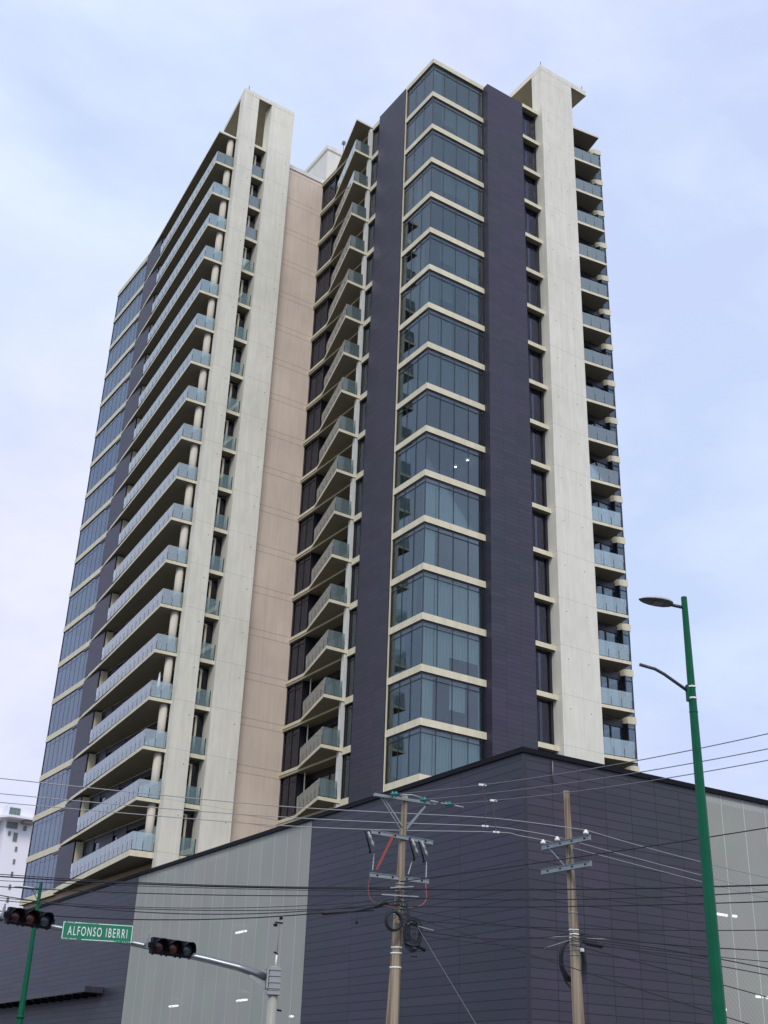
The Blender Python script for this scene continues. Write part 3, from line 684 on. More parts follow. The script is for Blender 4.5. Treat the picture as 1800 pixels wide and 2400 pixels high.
u1('clamp', MB().tube([(-20.80, -28.68, 9.20), (-20.45, -28.75, 9.26), (-20.2, -28.85, 9.2)], .022, 6).tube([(-19.8, -28.72, 9.2), (-19.6, -28.8, 9.17)], .03, 6).tube([(-18.97, -28.72, 9.2), (-18.72, -28.8, 9.17)], .025, 6).tube([(-19.42, -28.7, 9.2), (-19.2, -28.7, 9.2)], .02, 6), 'wire_light')
for c in ((-21.47, -28.36, 7.98), (-20.26, -28.68, 7.90), (-20.03, -28.80, 7.86)):
    c = Vector(c); d_ = Vector((.10, .0, -.19))
    s_ = MB(); s_.tube([c-d_, c-d_*.5, c-d_*.45, c-d_*.1, c, c+d_*.4, c+d_*.5, c+d_], [.026, .03, .04, .04, .024, .036, .04, .026], 10)
    q_ = u1('fuse_cutout', s_, 'grey_porcelain')
    part('fuse_tube', rel(MB().tube([c-d_*1.0+Vector((-.10, 0, .0)), c+d_*1.1+Vector((-.13, 0, -.08))], .02, 6).tube([c+d_*1.1+Vector((-.13, 0, -.08)), c+d_*1.1+Vector((-.13, 0, -.15))], .035, 6), o1), 'signal_black', q_, o1)
for a, b in (((-21.23, -28.16, 7.66), (-21.25, -28.15, 7.22)), ((-20.37, -28.70, 7.48), (-20.45, -28.66, 7.15)), ((-20.04, -28.92, 7.50), (-20.05, -28.92, 7.08))):
    a = Vector(a); b = Vector(b); pts = [a.lerp(b, k/10) for k in range(11)]
    u1('surge_arrester', MB().tube(pts, [.008, .01, .01, .020, .010, .021, .011, .022, .012, .022, .014], 8), 'grey_porcelain')
for a, b in (((-20.91, -28.62, 8.14), (-21.26, -28.38, 7.22)),):
    s_ = MB(); a = Vector(a); b = Vector(b); s_.bar(a, b, .03, .03); s_.bar(a+Vector((-.045, 0, 0)), b+Vector((-.03, 0, 0)), .018, .02)
    u1('red_brace', s_, 'red_paint')
rc = [(-20.05, -28.90, 7.0), (-20.04, -28.92, 6.75), (-20.03, -28.92, 6.55), (-20.12, -28.87, 6.40), (-20.30, -28.78, 6.33), (-20.50, -28.7, 6.30)]
u1('red_cable', MB().tube(smooth(rc), .013, 8), 'red_cable')
rc = [(-21.26, -28.15, 7.1), (-21.33, -28.10, 6.9), (-21.32, -28.12, 6.6), (-21.22, -28.2, 6.42), (-21.0, -28.35, 6.34), (-20.7, -28.5, 6.30)]
u1('red_cable', MB().tube(smooth(rc), .006, 8), 'red_cable')
bs = MB()
for z, mi in ((6.92, 0), (6.84, 1), (6.73, 0), (6.60, 1), (6.50, 0), (6.38, 1), (6.28, 0), (6.15, 0)):
    c = ipole(A1, B1, z); q_ = pole_r(z)+.012; bs.tube([(c[0], c[1], z-.018), (c[0], c[1], z+.018)], q_, 16, mi)
for a, b in (((-21.1, -28.4, 6.60), (-20.2, -28.8, 6.60)), ((-20.9, -28.5, 6.78), (-20.3, -28.7, 6.86))): bs.bar(a, b, .03, .03, 1)
u1('pole_band', bs, ['galvanised', 'wire_light'])
bs = MB()
for z in (5.32, 5.18, 4.83):
    c = ipole(A1, B1, z); u1('pole_band', MB().tube([(c[0], c[1], z-.02), (c[0], c[1], z+.02)], pole_r(z)+.008, 16), 'white_band')
bs = MB()
rq = random.Random(5)
for k in range(16):
    a = Vector((-20.60+rq.uniform(-.14, .16), -28.62+rq.uniform(-.05, .05), 6.1+rq.uniform(-.3, .75)))
    b = a+Vector((rq.uniform(-.25, .35), rq.uniform(-.1, .1), rq.uniform(-.35, .1)))
    bs.tube([a, (a+b)/2+Vector((0, 0, -.06)), b], .009, 5)
for k in range(8):
    a = Vector((-20.52+rq.uniform(-.02, .04), -28.72, 6.4)); bs.tube([a, a+Vector((rq.uniform(-.03,.12), 0, -.35)), a+Vector((rq.uniform(-.02,.14), 0, -.6)), a+Vector((rq.uniform(-.04,.1), 0, -.8-rq.uniform(0, .3)))], .006, 5)
u1('tangled_wire', bs, 'rubber')
c1 = Vector((-20.90, -28.66, 5.93))
s_ = MB()
for k in range(7): s_.ring(c1+Vector((0, -.012*k, 0)), (-.3, -1, 0), .20+.012*(k % 3), .022, 30, 6, sy=1.12)
solo('cable_coil', s_, 'rubber', 'thick round black cable coil hung left of the pole with teal insulators', 'cable coil', tuple(c1), 'black cable coils on the poles')
c2 = Vector((-20.50, -28.95, 5.62)); s_ = MB()
for k in range(13): s_.ring(c2+Vector((rq.uniform(-.06, .10), 0, rq.uniform(-.14, .10))), (-.3+rq.uniform(-.35, .35), -1, rq.uniform(-.2, .2)), .17+rq.uniform(-.05, .10), .007+.006*(k % 2), 26, 5, sy=1.45)
for k in range(3): s_.ring(c2+Vector((.02, 0, -.20)), (-.1, -.6, 1), .15+.03*k, .014, 22, 5, sy=.9)
s_.tube([c2+Vector((.12, 0, -.24)), c2+Vector((.40, -.05, -.36))], .055, 10); s_.tube([c2+Vector((.0, 0, -.54)), c2+Vector((.18, 0, -.54))], .02, 6)
solo('cable_coil', s_, 'rubber', 'loose untidy loops of thin black cable hung right of the pole with teal insulators', 'cable coil', tuple(c2), 'black cable coils on the poles')
# splice closures on the messenger cable left of the pole
s_ = MB(); s_.tube([(-21.05, -28.66, 6.34), (-21.2, -28.64, 6.36), (-21.38, -28.62, 6.28), (-21.43, -28.62, 6.2)], [.03, .07, .075, .03], 10)
s_.tube([(-21.45, -28.62, 6.22), (-21.9, -28.45, 6.10), (-22.6, -28.15, 6.0), (-22.75, -28.1, 5.99)], [.03, .032, .03, .035], 8)
s_.tube([(-21.45, -28.6, 6.14), (-22.0, -28.42, 6.06), (-22.7, -28.1, 5.95)], .018, 6)
solo('splice_closure', s_, 'rubber', 'long black splice on the cable left of the pole with teal insulators', 'cable splice', (-21.6, -28.6, 6.2))
s_ = MB().tube([(-21.88, -28.45, 5.78), (-21.88, -28.45, 5.90)], [.035, .03], 8)
s_.tube([(-21.88, -28.45, 5.90), (-21.88, -28.45, 6.10)], .006, 5)
solo('cable_clip', s_, 'rubber', 'small black clip dangling below the long splice', 'clip', (-21.88, -28.45, 5.84))

A2, B2 = (-15.0, -28.95, 10.22), (-14.91, -29.03, 3.81)
up2 = thing('utility_pole', 'wooden utility pole with two steel crossarms and three white insulators', 'utility pole', ipole(A2, B2, .13))
o2 = tuple(up2.location)
def u_2(name, mb, mats): return part(name, rel(mb, o2), mats, up2, o2)
def pr2(z): return .085+(10.2-z)*.0125
zz = [.13, 2, 4, 6, 8, 9.9, 10.20]
u_2('pole_shaft', MB().tube([ipole(A2, B2, z) for z in zz], [pr2(z) for z in zz], 16), 'pole_wood')
arm(u_2, (-15.12, -27.92, 8.65), (-15.12, -30.0, 8.65), .10, .14, .16); arm(u_2, (-15.16, -27.92, 7.94), (-15.08, -29.95, 7.94), .10, .14, .16)
ins2 = [(-15.13, -28.04, 8.86), (-15.14, -28.71, 8.86), (-15.21, -30.11+.1, 8.86)]
ins2 = [(-15.20, -28.08, 8.86), (-15.20, -28.71, 8.86), (-15.24, -29.98, 8.86)]
for c in ins2:
    u_2('pin_insulator', MB().tube([(c[0], c[1], 8.70), (c[0], c[1], 8.74), (c[0], c[1], 8.745), (c[0], c[1], 8.80), (c[0], c[1], 8.84), (c[0], c[1], 8.87)], [.015, .02, .085, .078, .04, .035], 14), 'porcelain')
for a, b in (((-15.2, -28.35, 8.58), (-15.12, -28.93, 8.0)), ((-15.2, -29.48, 8.58), (-15.12, -29.02, 8.0))): u_2('brace', MB().bar(a, b, .03, .02), 'galvanised')
bs = MB()
for z in (6.26, 6.13, 6.04): c = ipole(A2, B2, z); u_2('pole_band', MB().tube([(c[0], c[1], z-.02), (c[0], c[1], z+.02)], pr2(z)+.009, 16), 'white_band')
bs = MB()
for z in (6.72, 5.87, 5.72, 5.58): c = ipole(A2, B2, z); u_2('pole_band', MB().tube([(c[0], c[1], z-.015), (c[0], c[1], z+.015)], pr2(z)+.010, 16), 'galvanised')
u_2('bracket', MB().obox((-14.86, -29.22, 5.72), (.04, 0, 0), (0, .04, 0), (0, 0, .05), 0), 'porcelain')
for a, b in (((-15.1, -29.05, 6.07), (-15.80, -28.7, 6.0)), ((-15.1, -29.05, 5.98), (-15.75, -28.65, 5.72)), ((-14.9, -29.2, 6.02), (-14.45, -29.95, 5.98))):
    u_2('dead_end_grip', MB().tube([a, b], .013, 6), 'wire_light')
c3 = Vector((-14.77, -28.75, 5.50)); s_ = MB()
for k in range(9): s_.ring(c3+Vector((rq.uniform(-.01, .01), .012*k, rq.uniform(-.015, .015))), (-.35, -1, 0), .33+.014*(k % 4), .020, 34, 6, sy=1.55+.03*(k % 3))
for k in range(6): s_.ring(c3+Vector((rq.uniform(-.03, .03), 0, -.12+rq.uniform(-.05, .02))), (-.35, -1, 0), .37+rq.uniform(-.02, .04), .006, 34, 5, sy=1.7)
solo('cable_coil', s_, 'rubber', 'tall oval black cable coil hung behind the pole with white insulators', 'cable coil', tuple(c3), 'black cable coils on the poles')
s_ = MB().tube([(-14.80, -29.2, 5.95), (-14.76, -29.35, 5.90), (-14.62, -29.75, 5.82), (-14.60, -29.82, 5.82)], [.045, .075, .085, .05], 12)
s_.tube([(-14.83, -29.1, 6.12), (-14.74, -29.3, 6.15), (-14.66, -29.6, 5.95)], .016, 6)
solo('splice_closure', s_, 'rubber', 'black barrel shaped splice case beside the pole with white insulators', 'cable splice', (-14.7, -29.5, 5.9))

# ------------------------------------------------------------------ overhead lines
def cable(a, b, s_, r_, mat, label, group=None, n=22, nseg=5):
    mid = ((a[0]+b[0])/2, (a[1]+b[1])/2, (a[2]+b[2])/2-s_)
    return solo('overhead_cable', MB().tube(sag(a, b, s_, n), r_, nseg), mat, label, 'cable', mid, group)
GP = 'bare power lines'; GC = 'black communication cables'
cable(ins2[2], (-7.55, -30.9, 8.2), .08, .013, 'wire_light', 'pale wire running right from the highest white insulator behind the green post', GP)
cable(ins2[1], (-5.31, -29.08, 8.2), .04, .013, 'wire_light', 'pale wire running right from the middle white insulator behind the green post', GP)
cable(ins2[0], (-4.11, -28.1, 8.2), .02, .013, 'wire_light', 'lowest pale wire running right from the leftmost white insulator', GP)
cable(dins[0], (-18.52, -40.07, 9.0), .18, .012, 'wire_metal', 'highest of three wires rising right from the leftmost teal insulator past the green post', GP)
cable(dins[1], (-17.56, -39.29, 9.0), .14, .012, 'wire_metal', 'wire rising right from the middle teal insulator past the green post', GP)
cable(dins[2], (-16.81, -38.68, 9.0), .14, .012, 'wire_metal', 'lowest of three wires rising right from the rightmost teal insulator past the green post', GP)
for pts, lb in (([(-30.67, -22.41, 9.3), (-26.59, -24.41, 9.11), (-23.15, -26.1, 8.99), (-20.46, -27.42, 9.0), (-17.87, -28.69, 9.03), (-16.5, -29.36, 8.96), ins2[2]], 'topmost of three pale wires crossing the white piers to the farthest white insulator'),
                ([(-30.11, -20.52, 9.3), (-25.9, -22.83, 9.11), (-22.4, -24.75, 9.02), (-19.68, -26.25, 9.02), (-17.07, -27.68, 9.06), (-16.04, -28.25, 8.98), ins2[1]], 'middle of three pale wires crossing the white piers to the middle white insulator'),
                ([(-29.76, -19.34, 9.3), (-25.5, -21.9, 9.09), (-21.98, -24.01, 8.95), (-19.27, -25.64, 8.95), (-16.4, -27.36, 9.03), (-15.83, -27.7, 8.96), ins2[0]], 'lowest of three pale wires crossing the white piers to the leftmost white insulator')):
    solo('overhead_cable', MB().tube(smooth(pts), .013, 5), 'wire_light', lb, 'cable', pts[3], GP)
for pts, lb in (([(-20.3, -31.68, 9.02), (-19.51, -30.72, 9.09), (-18.6, -29.7, 9.02), (-17.87, -28.69, 9.03), (-17.4, -28.15, 9.0), (-17.07, -27.68, 9.06)], 'short jumper wire joining the upper lines right of the teal insulators'),
                ([(-18.77, -30.21, 9.11), (-17.75, -28.95, 9.12), (-16.95, -28.0, 9.07), (-16.4, -27.36, 9.03)], 'rightmost short curved jumper wire joining the upper lines')):
    s_ = MB().tube(smooth(pts), .012, 6)
    for q_ in (pts[0], pts[-1]): s_.obox(q_, (.09, -.04, 0), (.02, .03, 0), (0, 0, .025), 1)
    solo('jumper_wire', s_, ['wire_light', 'porcelain'], lb, 'wire', pts[0], 'jumper wires')
for nm, a, b, s_, r_, mat, lb in [
    (1, (-30.01, -21.3, 6.9), (-20.64, -28.58, 6.77), .10, .019, 'rubber', 'thick black cable from the left edge to the teal insulator pole'),
    (2, (-30.05, -21.4, 6.95), (-20.64, -28.58, 6.81), .12, .012, 'rubber', 'thin dark wire just above the thick black cable left of the teal insulator pole'),
    (3, (-30.02, -21.54, 6.6), (-20.64, -28.58, 6.62), .12, .013, 'rubber', 'thin dark wire just below the thick black cable, left of the teal insulator pole'),
    (4, (-29.99, -21.48, 6.5), (-20.63, -28.58, 6.46), .48, .013, 'rubber', 'sagging black cable left of the teal insulator pole, crossing the perforated screen'),
    (5, (-29.91, -21.35, 6.3), (-20.63, -28.58, 6.35), .22, .011, 'rubber', 'thinnest dark wire running in just above the street name sign'),
    (6, (-29.76, -20.97, 6.1), (-20.63, -28.58, 6.38), .36, .015, 'rubber', 'lowest heavy black cable passing over the street name sign to the splice'),
    (7, (-20.64, -28.58, 6.77), (-16.41, -38.07, 6.3), .06, .018, 'rubber', 'uppermost of three level black cables running right from the teal insulator pole'),
    (8, (-20.63, -28.58, 6.55), (-16.8, -38.36, 6.1), .12, .013, 'rubber', 'middle of three level black cables running right from the teal insulator pole'),
    (9, (-20.63, -28.58, 6.33), (-17.23, -38.66, 5.8), .06, .013, 'rubber', 'lowest of three level black cables running right from the teal insulator pole'),
    (10, (-20.64, -28.57, 6.96), (-16.46, -38.31, 7.6), .04, .014, 'rubber', 'twisted dark cable rising right across the white insulator pole and green post'),
    (11, (-20.63, -28.58, 6.27), (-15.08, -29.15, 6.16), .05, .010, 'rubber', 'thin wire spanning between the two wooden poles, upper one'),
    (12, (-20.63, -28.59, 6.16), (-20.35, -40.73, 2.87), 0, .010, 'rubber', 'thin dark wire descending right across the dark wall from the teal insulator pole'),
    (13, (-20.62, -28.59, 5.84), (-15.17, -29.07, 6.12), .22, .012, 'rubber', 'sagging thin wire spanning between the two wooden poles, lower one'),
    (14, (-15.12, -29.11, 6.04), (-14.94, -36.64, 4.6), -.08, .013, 'rubber', 'black cable descending right from the splice of the white insulator pole'),
    (15, (-15.12, -29.11, 5.95), (-16.47, -37.82, 4.3), -.02, .011, 'rubber', 'thin dark wire descending right below the barrel shaped splice'),
    (16, (-15.12, -29.12, 6.11), (-16.34, -37.81, 4.9), .06, .013, 'rubber', 'black cable leaving the white insulator pole highest and nearly level to the right'),
    (17, (-15.12, -29.11, 5.83), (-14.35, -36.07, 4.0), -.02, .012, 'rubber', 'lowest steep dark wire descending right from the white insulator pole'),
    (18, (-20.37, -28.76, 6.06), (-19.94, -31.32, 3.07), 0, .007, 'wire_metal', 'very thin guy wire dropping steeply right of the teal insulator pole'),
    (20, (-30.0, -21.4, 6.76), (-20.64, -28.58, 6.70), .05, .009, 'rubber', 'faint thin wire just beneath the thick black cable at the left frame edge'),
    (21, (-29.95, -21.4, 6.38), (-20.63, -28.58, 6.52), .30, .009, 'rubber', 'faint sagging thin wire midway between the thick cable and the street sign'),
    (22, (-15.12, -29.11, 6.0), (-15.6, -37.2, 4.75), .05, .009, 'rubber', 'faint wire running right between the two black cables of the white insulator pole'),
    (23, (-20.63, -28.58, 6.0), (-17.0, -38.4, 5.25), .10, .010, 'rubber', 'faint wire below the three level black cables, crossing the green post'),
    (24, (-20.62, -28.6, 5.7), (-15.17, -29.07, 5.75), .10, .008, 'rubber', 'lowest faint wire spanning between the loose coil and the oval coil'),
    (19, (-20.55, -28.7, 5.92), (-20.05, -29.3, 5.72), 0, .013, 'wire_light', 'short pale grip wire pointing down right beside the loose cable loops')]:
    cable(a, b, s_, r_, mat, lb, GC)

# ------------------------------------------------------------------ green street lamps
def lamp_post(base, top, r0, r1, label):
    o = thing('street_lamp', label, 'street lamp', base, 'green street lamps')
    return o
L1 = (-25.70, -43.68, .13)
lp = lamp_post(L1, None, 0, 0, 'near tall green street lamp with an empty second arm, against the sky')
def lpart(name, mb, mats, par=lp, loc=L1): return part(name, rel(mb, loc), mats, par, loc)
def hexpole(s, c, z0, z1, ra, rb, n=8):
    s.tube([(c[0], c[1], z0), (c[0], c[1], (z0+z1)/2), (c[0], c[1], z1)], [ra, (ra+rb)/2, rb], n, smooth=False)
s_ = MB(); hexpole(s_, L1, .13, 8.92, .115, .046); s_.tube([(L1[0], L1[1], 7.05), (L1[0], L1[1], 7.07)], .066, 8, smooth=False)
s_.tube([(L1[0], L1[1], .13), (L1[0], L1[1], .17)], .22, 8)
lpart('pole', s_, 'green_paint')
ax = Vector((-.86, .51, 0)).normalized()           # direction the head points to (left in view)
ax = (Vector((-26.62, -43.25, 0))-Vector((L1[0], L1[1], 0))).normalized()
top = Vector((L1[0], L1[1], 8.74))
lpart('bracket', MB().tube([top, top+ax*.22+Vector((0, 0, .03))], .028, 8), 'dark_tube')
def cobra(c, ax, L=.72, wd=.15):
    """flat LED lamp head: pointed oval shell with a flat lens below"""
    s = MB(); sd = ax.cross(Vector((0, 0, 1))); n = 10; rows = []
    prof = [(0, .05, .035), (.06, .6, .05), (.2, .9, .075), (.42, 1.0, .08), (.62, .92, .065), (.8, .7, .045), (.93, .4, .025), (1, .08, .01)]
    for t_, w_, h_ in prof:
        rows.append([c+ax*L*t_+sd*wd*w_*math.cos(a)+Vector((0, 0, 1))*(h_*math.sin(a) if a <= math.pi+.01 else -.018*abs(math.sin(a)))+Vector((0, 0, .05*t_)) for a in [2*math.pi*k/16 for k in range(16)]])
    o = len(s.v)
    for r_ in rows: s.v += [tuple(v) for v in r_]
    for i in range(len(rows)-1):
        for k in range(16):
            k2 = (k+1) % 16; s.f.append([o+i*16+k, o+i*16+k2, o+(i+1)*16+k2, o+(i+1)*16+k]); s.m.append(0 if k < 8 else 1); s.sm.append(True)
    s.f.append([o+k for k in range(16)][::-1]); s.m.append(0); s.sm.append(False)
    return s
hd = lpart('lamp_head', cobra(top+ax*.19+Vector((0, 0, .03)), ax, .55, .165), ['lamp_body', 'lamp_lens'])
l_ = MB().obox(top+ax*.44+Vector((0, 0, .032)), ax*.07, ax.cross(Vector((0, 0, 1)))*.07, (0, 0, .006))
part('lens', rel(l_, L1), 'lamp_glassy', hd, L1)
rt_ = Vector((L1[0], L1[1], 7.36))
s_ = MB().tube([rt_+ax*.03, rt_+ax*.42+Vector((0, 0, .26)), rt_+ax*.56+Vector((0, 0, .33)), rt_+ax*.80+Vector((0, 0, .38))], .025, 10)
ar = lpart('empty_arm', s_, 'dark_tube')
lpart('arm_bracket', MB().obox(rt_+ax*.065+Vector((0, 0, -.01)), ax*.022, ax.cross(Vector((0, 0, 1)))*.035, (0, 0, .125)), 'green_paint')
for z in (7.45, 7.27): lpart('strap', MB().tube([(L1[0], L1[1], z-.012), (L1[0], L1[1], z+.012)], .069, 8, smooth=False), 'white_band')
# far lamp on the left
L2 = (-20.5, 1.3, .13)
lp2 = lamp_post(L2, None, 0, 0, 'small far green street lamp behind the traffic signal at left')
s_ = MB(); hexpole(s_, L2, .13, 10.45, .20, .075); s_.tube([(L2[0], L2[1], 4.6), (L2[0], L2[1], 4.7)], .19, 8)
part('pole', rel(s_, L2), 'green_paint', lp2, L2)
ax2 = Vector((-.92, .38, 0)).normalized(); tp = Vector((L2[0], L2[1], 10.12))
part('bracket', rel(MB().tube([tp, tp+ax2*.28+Vector((0, 0, .03))], .045, 8).tube([tp-Vector((0, 0, .55)), tp+ax2*.35+Vector((0, 0, -.02))], .02, 6), L2), 'green_paint', lp2, L2)
h2 = part('lamp_head', rel(cobra(tp+ax2*.22, ax2, .98, .30), L2), ['lamp_body', 'lamp_lens'], lp2, L2)

# ------------------------------------------------------------------ traffic mast, signals and street sign
MX, MY = -24.68, -29.37
mast = thing('traffic_mast', 'grey steel traffic mast with long curved arm reaching left over the street', 'mast', (MX, MY, .13))
om = (MX, MY, .13)
def mpart(name, mb, mats): return part(name, rel(mb, om), mats, mast, om)
mpart('column', MB().tube([(MX, MY, .13), (MX, MY, 2.2), (MX, MY, 4.0)], [.17, .14, .105], 12, smooth=True), 'mast_paint')
mpart('base_plate', MB().box(MX-.3, MX+.3, MY-.3, MY+.3, .13, .16), 'grey_paint')
pts = [(-24.86, -29.29, 4.22), (-25.42, -28.98-.02, 4.40), (-26.1, -28.66, 4.545), (-26.86, -28.29, 4.68), (-27.6, -27.98, 4.80), (-28.47, -27.63, 4.93), (-29.3, -27.33, 5.05), (-29.96, -27.1, 5.13), (-31.3, -26.72, 5.29), (-33.0, -26.2, 5.4)]
mpart('arm', MB().tube(pts, [.085, .08, .076, .072, .067, .062, .057, .052, .046, .04], 12), 'arm_metal')
sd = Vector((-.93, .37, 0)).normalized(); pe = Vector((-sd.y, sd.x, 0)); cc_ = Vector((MX, MY, 4.18))
s_ = MB(); s_.obox(cc_, sd*.13, pe*.15, (0, 0, .25)); s_.obox(cc_+sd*.17, sd*.02, pe*.19, (0, 0, .22))
for z in (-.2, -.07, .07, .2): s_.obox(cc_+sd*.02+Vector((0, 0, z)), sd*.17, pe*.17, (0, 0, .012))
s_.add([tuple(cc_+sd*.2+Vector((0, 0, .12))+pe*.01), tuple(cc_+sd*.2+Vector((0, 0, -.24))+pe*.01), tuple(cc_+sd*.62+Vector((0, 0, .06))+pe*.01), tuple(cc_+sd*.2+Vector((0, 0, .12))-pe*.01), tuple(cc_+sd*.2+Vector((0, 0, -.24))-pe*.01), tuple(cc_+sd*.62+Vector((0, 0, .06))-pe*.01)], [(0, 1, 2), (5, 4, 3), (0, 3, 4, 1), (1, 4, 5, 2), (2, 5, 3, 0)])
s_.obox(cc_+Vector((0, 0, -.30)), sd*.15, pe*.15, (0, 0, .04)); s_.tube([(MX, MY, 4.42), (MX, MY, 4.46)], .12, 10)
mpart('joint', s_, 'grey_paint')
mpart('side_clamp', MB().obox(Vector((MX, MY, 3.55))-sd*.05+pe*-.17, (.03, 0, 0), (0, .03, 0), (0, 0, .11)).tube([Vector((MX, MY, 3.55))-sd*.05+pe*-.19, Vector((MX, MY, 3.52))-sd*.25+pe*-.19], .022, 6), 'signal_black')
# thin rod with small camera above the column
s_ = MB().tube([(MX+.02, MY, 4.46), (MX+.03, MY, 4.72)], .022, 8); s_.tube([(MX+.03, MY, 4.72), (MX+.06, MY, 5.50)], .008, 6, 1)
s_.tube([(MX+.05, MY, 4.74), (MX-.05, MY, 4.78)], .02, 6, 2); s_.obox((MX+.02, MY-.02, 5.44), (.10, 0, 0), (0, .02, 0), (0, 0, .015), 2); s_.obox((MX-.07, MY-.02, 5.38), (.035, 0, 0), (0, .04, 0), (0, 0, .03), 2)
s_.obox((MX+.08, MY, 5.55), (.03, 0, 0), (0, .03, 0), (0, 0, .03), 2)
solo('sensor_rod', s_, ['white_band', 'wire_metal', 'signal_black'], 'thin vertical rod with small black fittings on top of the traffic mast', 'rod', (MX+.03, MY, 4.46))
def signal(c, ang, label):
    o = thing('traffic_signal', label, 'traffic signal', c, 'horizontal three lens signals')
    c = Vector(c); a = Vector((math.cos(ang), math.sin(ang), -.035)).normalized(); n = Vector((math.sin(ang), -math.cos(ang), -.02)).normalized(); uu = a.cross(-n).normalized()
    if uu.z < 0: uu = -uu
    s_ = MB()
    for k in (-1, 0, 1):
        s_.obox(c+a*.375*k, a*.182, n*.10, uu*.19)
        s_.obox(c+a*.375*k, a*.16, n*.12, uu*.165)
        for q in (-.12, .12): s_.obox(c+a*(.375*k+q)-uu*.2, a*.018, n*.03, uu*.018)
    s_.obox(c-a*.60, a*.05, n*.06, uu*.06); s_.obox(c+a*.60, a*.05, n*.06, uu*.06)
    part('housing', rel(s_, o.location), 'signal_black', o, tuple(o.location))
    for k, mt_ in ((-1, 'lens_red'), (0, 'lens_amber'), (1, 'lens_green')):
        cc = c+a*.375*k+n*.10
        l_ = MB(); prof = [(0.0, .15), (.02, .145), (.035, .11), (.045, .06), (.05, .01)]
        l_.tube([cc+n*p for p, _ in prof], [q for _, q in prof], 20)
        lo = part('lens', rel(l_, o.location), mt_, o, tuple(o.location))
        v = MB(); nseg = 22
        for j in range(nseg):
            t0 = R(-50)+R(280)*j/nseg; t1 = R(-50)+R(280)*(j+1)/nseg
            def pt(t_, r_, dep): return cc+(a*math.cos(t_)+uu*math.sin(t_))*r_+n*dep
            def dp(t_): return .06+.23*max(0, (math.sin(t_)+.75)/1.75)
            for ra in (.165, .158):
                v.add([pt(t0, ra, -.01), pt(t1, ra, -.01), pt(t1, ra, dp(t1)), pt(t0, ra, dp(t0))], [(0, 1, 2, 3)], 0, True)
        part('visor', rel(v, o.location), 'signal_black', o, tuple(o.location))
    s_ = MB().obox(c-a*.66+Vector((0, .0, .05)), a*.03, n*.03, uu*.13).obox(c-a*.66+uu*.20, a*.02, n*.02, uu*.05)
    s_.obox(c-n*.12-a*.62, a*.04, n*.10, uu*.05)
    part('mount', rel(s_, o.location), 'arm_metal', o, tuple(o.location))
    o.scale = (.92, .92, .92)
    return o
signal((-29.99, -27.24, 5.20), R(0), 'left black horizontal traffic signal with red, amber and grey lenses, near frame edge')
signal((-26.92, -28.44, 4.74), R(-2), 'right black horizontal traffic signal between the street sign and the mast')
# street name sign
sc_ = Vector((-28.56, -27.90, 4.975)); sa = R(-20.7)
sg = thing('street_sign', 'green street name sign reading ALFONSO IBERRI on the mast arm', 'street sign', tuple(sc_))
a = Vector((math.cos(sa), math.sin(sa), 0)); n = Vector((math.sin(sa), -math.cos(sa), 0)); zu = Vector((0, 0, 1))
W2, H2 = .80, .20
part('plate', rel(MB().obox(sc_, a*W2, n*.012, zu*H2), sc_), 'sign_green', sg, tuple(sc_))
bo = MB(); f_ = sc_+n*.015; e = .022; tk = .008
bo.obox(f_+a*(.06)+zu*(H2-e), a*(W2-e-.06-.1+.06), n*.003, zu*tk)            # top line, broken by CALLE at the left
bo.v = []; bo.f = []; bo.m = []; bo.sm = []
bo.obox(f_+a*.130+zu*(H2-e), a*(W2-e-.130), n*.003, zu*tk)
bo.obox(f_-a*(W2-.045)+zu*(H2-e), a*.022, n*.003, zu*tk)
bo.obox(f_+a*.03-zu*(H2-e), a*.37, n*.003, zu*tk); bo.obox(f_-a*(W2-.03)-zu*(H2-e), a*.01, n*.003, zu*tk)
for sgn in (-1, 1): bo.obox(f_+a*sgn*(W2-e), a*tk, n*.003, zu*(H2-e+tk))
part('border', rel(bo, sc_), 'sign_white', sg, tuple(sc_))
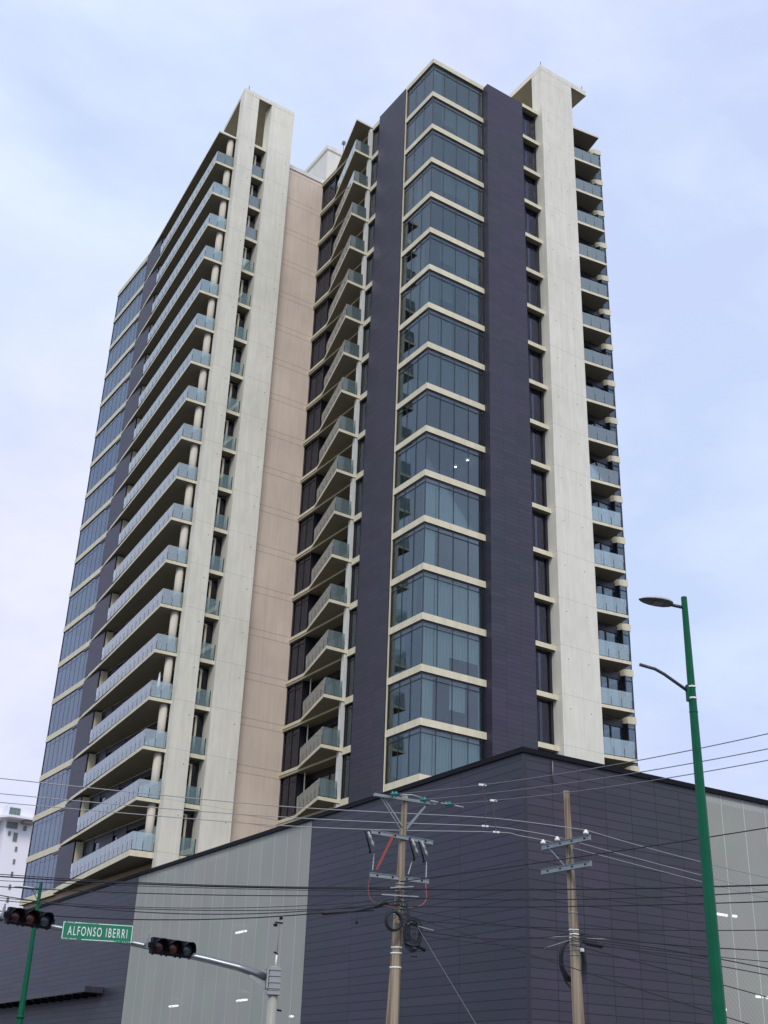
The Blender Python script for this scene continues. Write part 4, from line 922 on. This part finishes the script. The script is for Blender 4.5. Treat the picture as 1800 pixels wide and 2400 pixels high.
def lettering(txt, w_, h_, cx, cz, name, bold=.0):
    cu = bpy.data.curves.new('txt', 'FONT'); cu.body = txt; cu.align_x = 'CENTER'; cu.align_y = 'CENTER'; cu.extrude = .004; cu.offset = bold; cu.size = 1; cu.space_character = 1.3 if len(txt) > 10 else 1.1
    tmp = bpy.data.objects.new('txt', cu); col.objects.link(tmp); bpy.context.view_layer.update()
    dg = bpy.context.evaluated_depsgraph_get(); me = bpy.data.meshes.new_from_object(tmp.evaluated_get(dg)); bpy.data.objects.remove(tmp); bpy.data.curves.remove(cu)
    xs = [v.co.x for v in me.vertices]; ys = [v.co.y for v in me.vertices]; x0, x1, y0, y1 = min(xs), max(xs), min(ys), max(ys)
    o_ = n*.0155
    for v in me.vertices:
        px = ((v.co.x-x0)/(x1-x0)-.5)*w_+cx; py = ((v.co.y-y0)/(y1-y0)-.5)*h_+cz
        v.co = a*px+zu*py+o_+n*(v.co.z)
    me.name = name; me.materials.clear(); me.materials.append(M['sign_white'])
    o = bpy.data.objects.new(name, me); col.objects.link(o); o.parent = sg; o.location = (0, 0, 0); WL[o] = WL[sg]
    return o
lettering('ALFONSO IBERRI', 1.34, .20, .0, 0.0, 'street_name', .004)
lettering('CALLE', .20, .032, -W2+.045+.03+.105+.02, H2-e, 'small_lettering', .01)
bo2 = None
lettering('COL. MODE', .30, .030, -W2+.20, -H2+e+.002, 'small_lettering', .008)
lettering('C.P. 85330' if False else 'C. P.  8 5 3 3 0', .34, .030, W2-.20-.0, -H2+e+.002, 'small_lettering', .008)
part('top_line', rel(MB().obox(f_-a*.19+zu*(H2-e), a*.19-a*.0, n*.003, zu*tk), sc_), 'sign_white', sg, tuple(sc_))

pz = Z(15)
s_ = MB().tube([(-9.3, 17.5, pz), (-9.3, 17.5, pz+.5), (-9.3, 17.5, pz+2.15)], [.02, .02, .02], 8)
fo = MB().tube([(-9.3, 17.5, pz+.95), (-9.3, 17.5, pz+1.2), (-9.3, 17.5, pz+2.0), (-9.3, 17.5, pz+2.12)], [.11, .12, .05, .01], 10)
pa = thing('parasol', 'folded white parasol on a lower balcony of the left wing beside the pier', 'parasol', (-9.3, 17.5, pz))
part('pole', rel(s_, (-9.3, 17.5, pz)), 'wire_light', pa, (-9.3, 17.5, pz)); part('canopy', rel(fo, (-9.3, 17.5, pz)), 'curtain', pa, (-9.3, 17.5, pz))
part('base', rel(MB().tube([(-9.3, 17.5, pz+.003), (-9.3, 17.5, pz+.07)], .2, 14), (-9.3, 17.5, pz)), 'window_frame', pa, (-9.3, 17.5, pz))
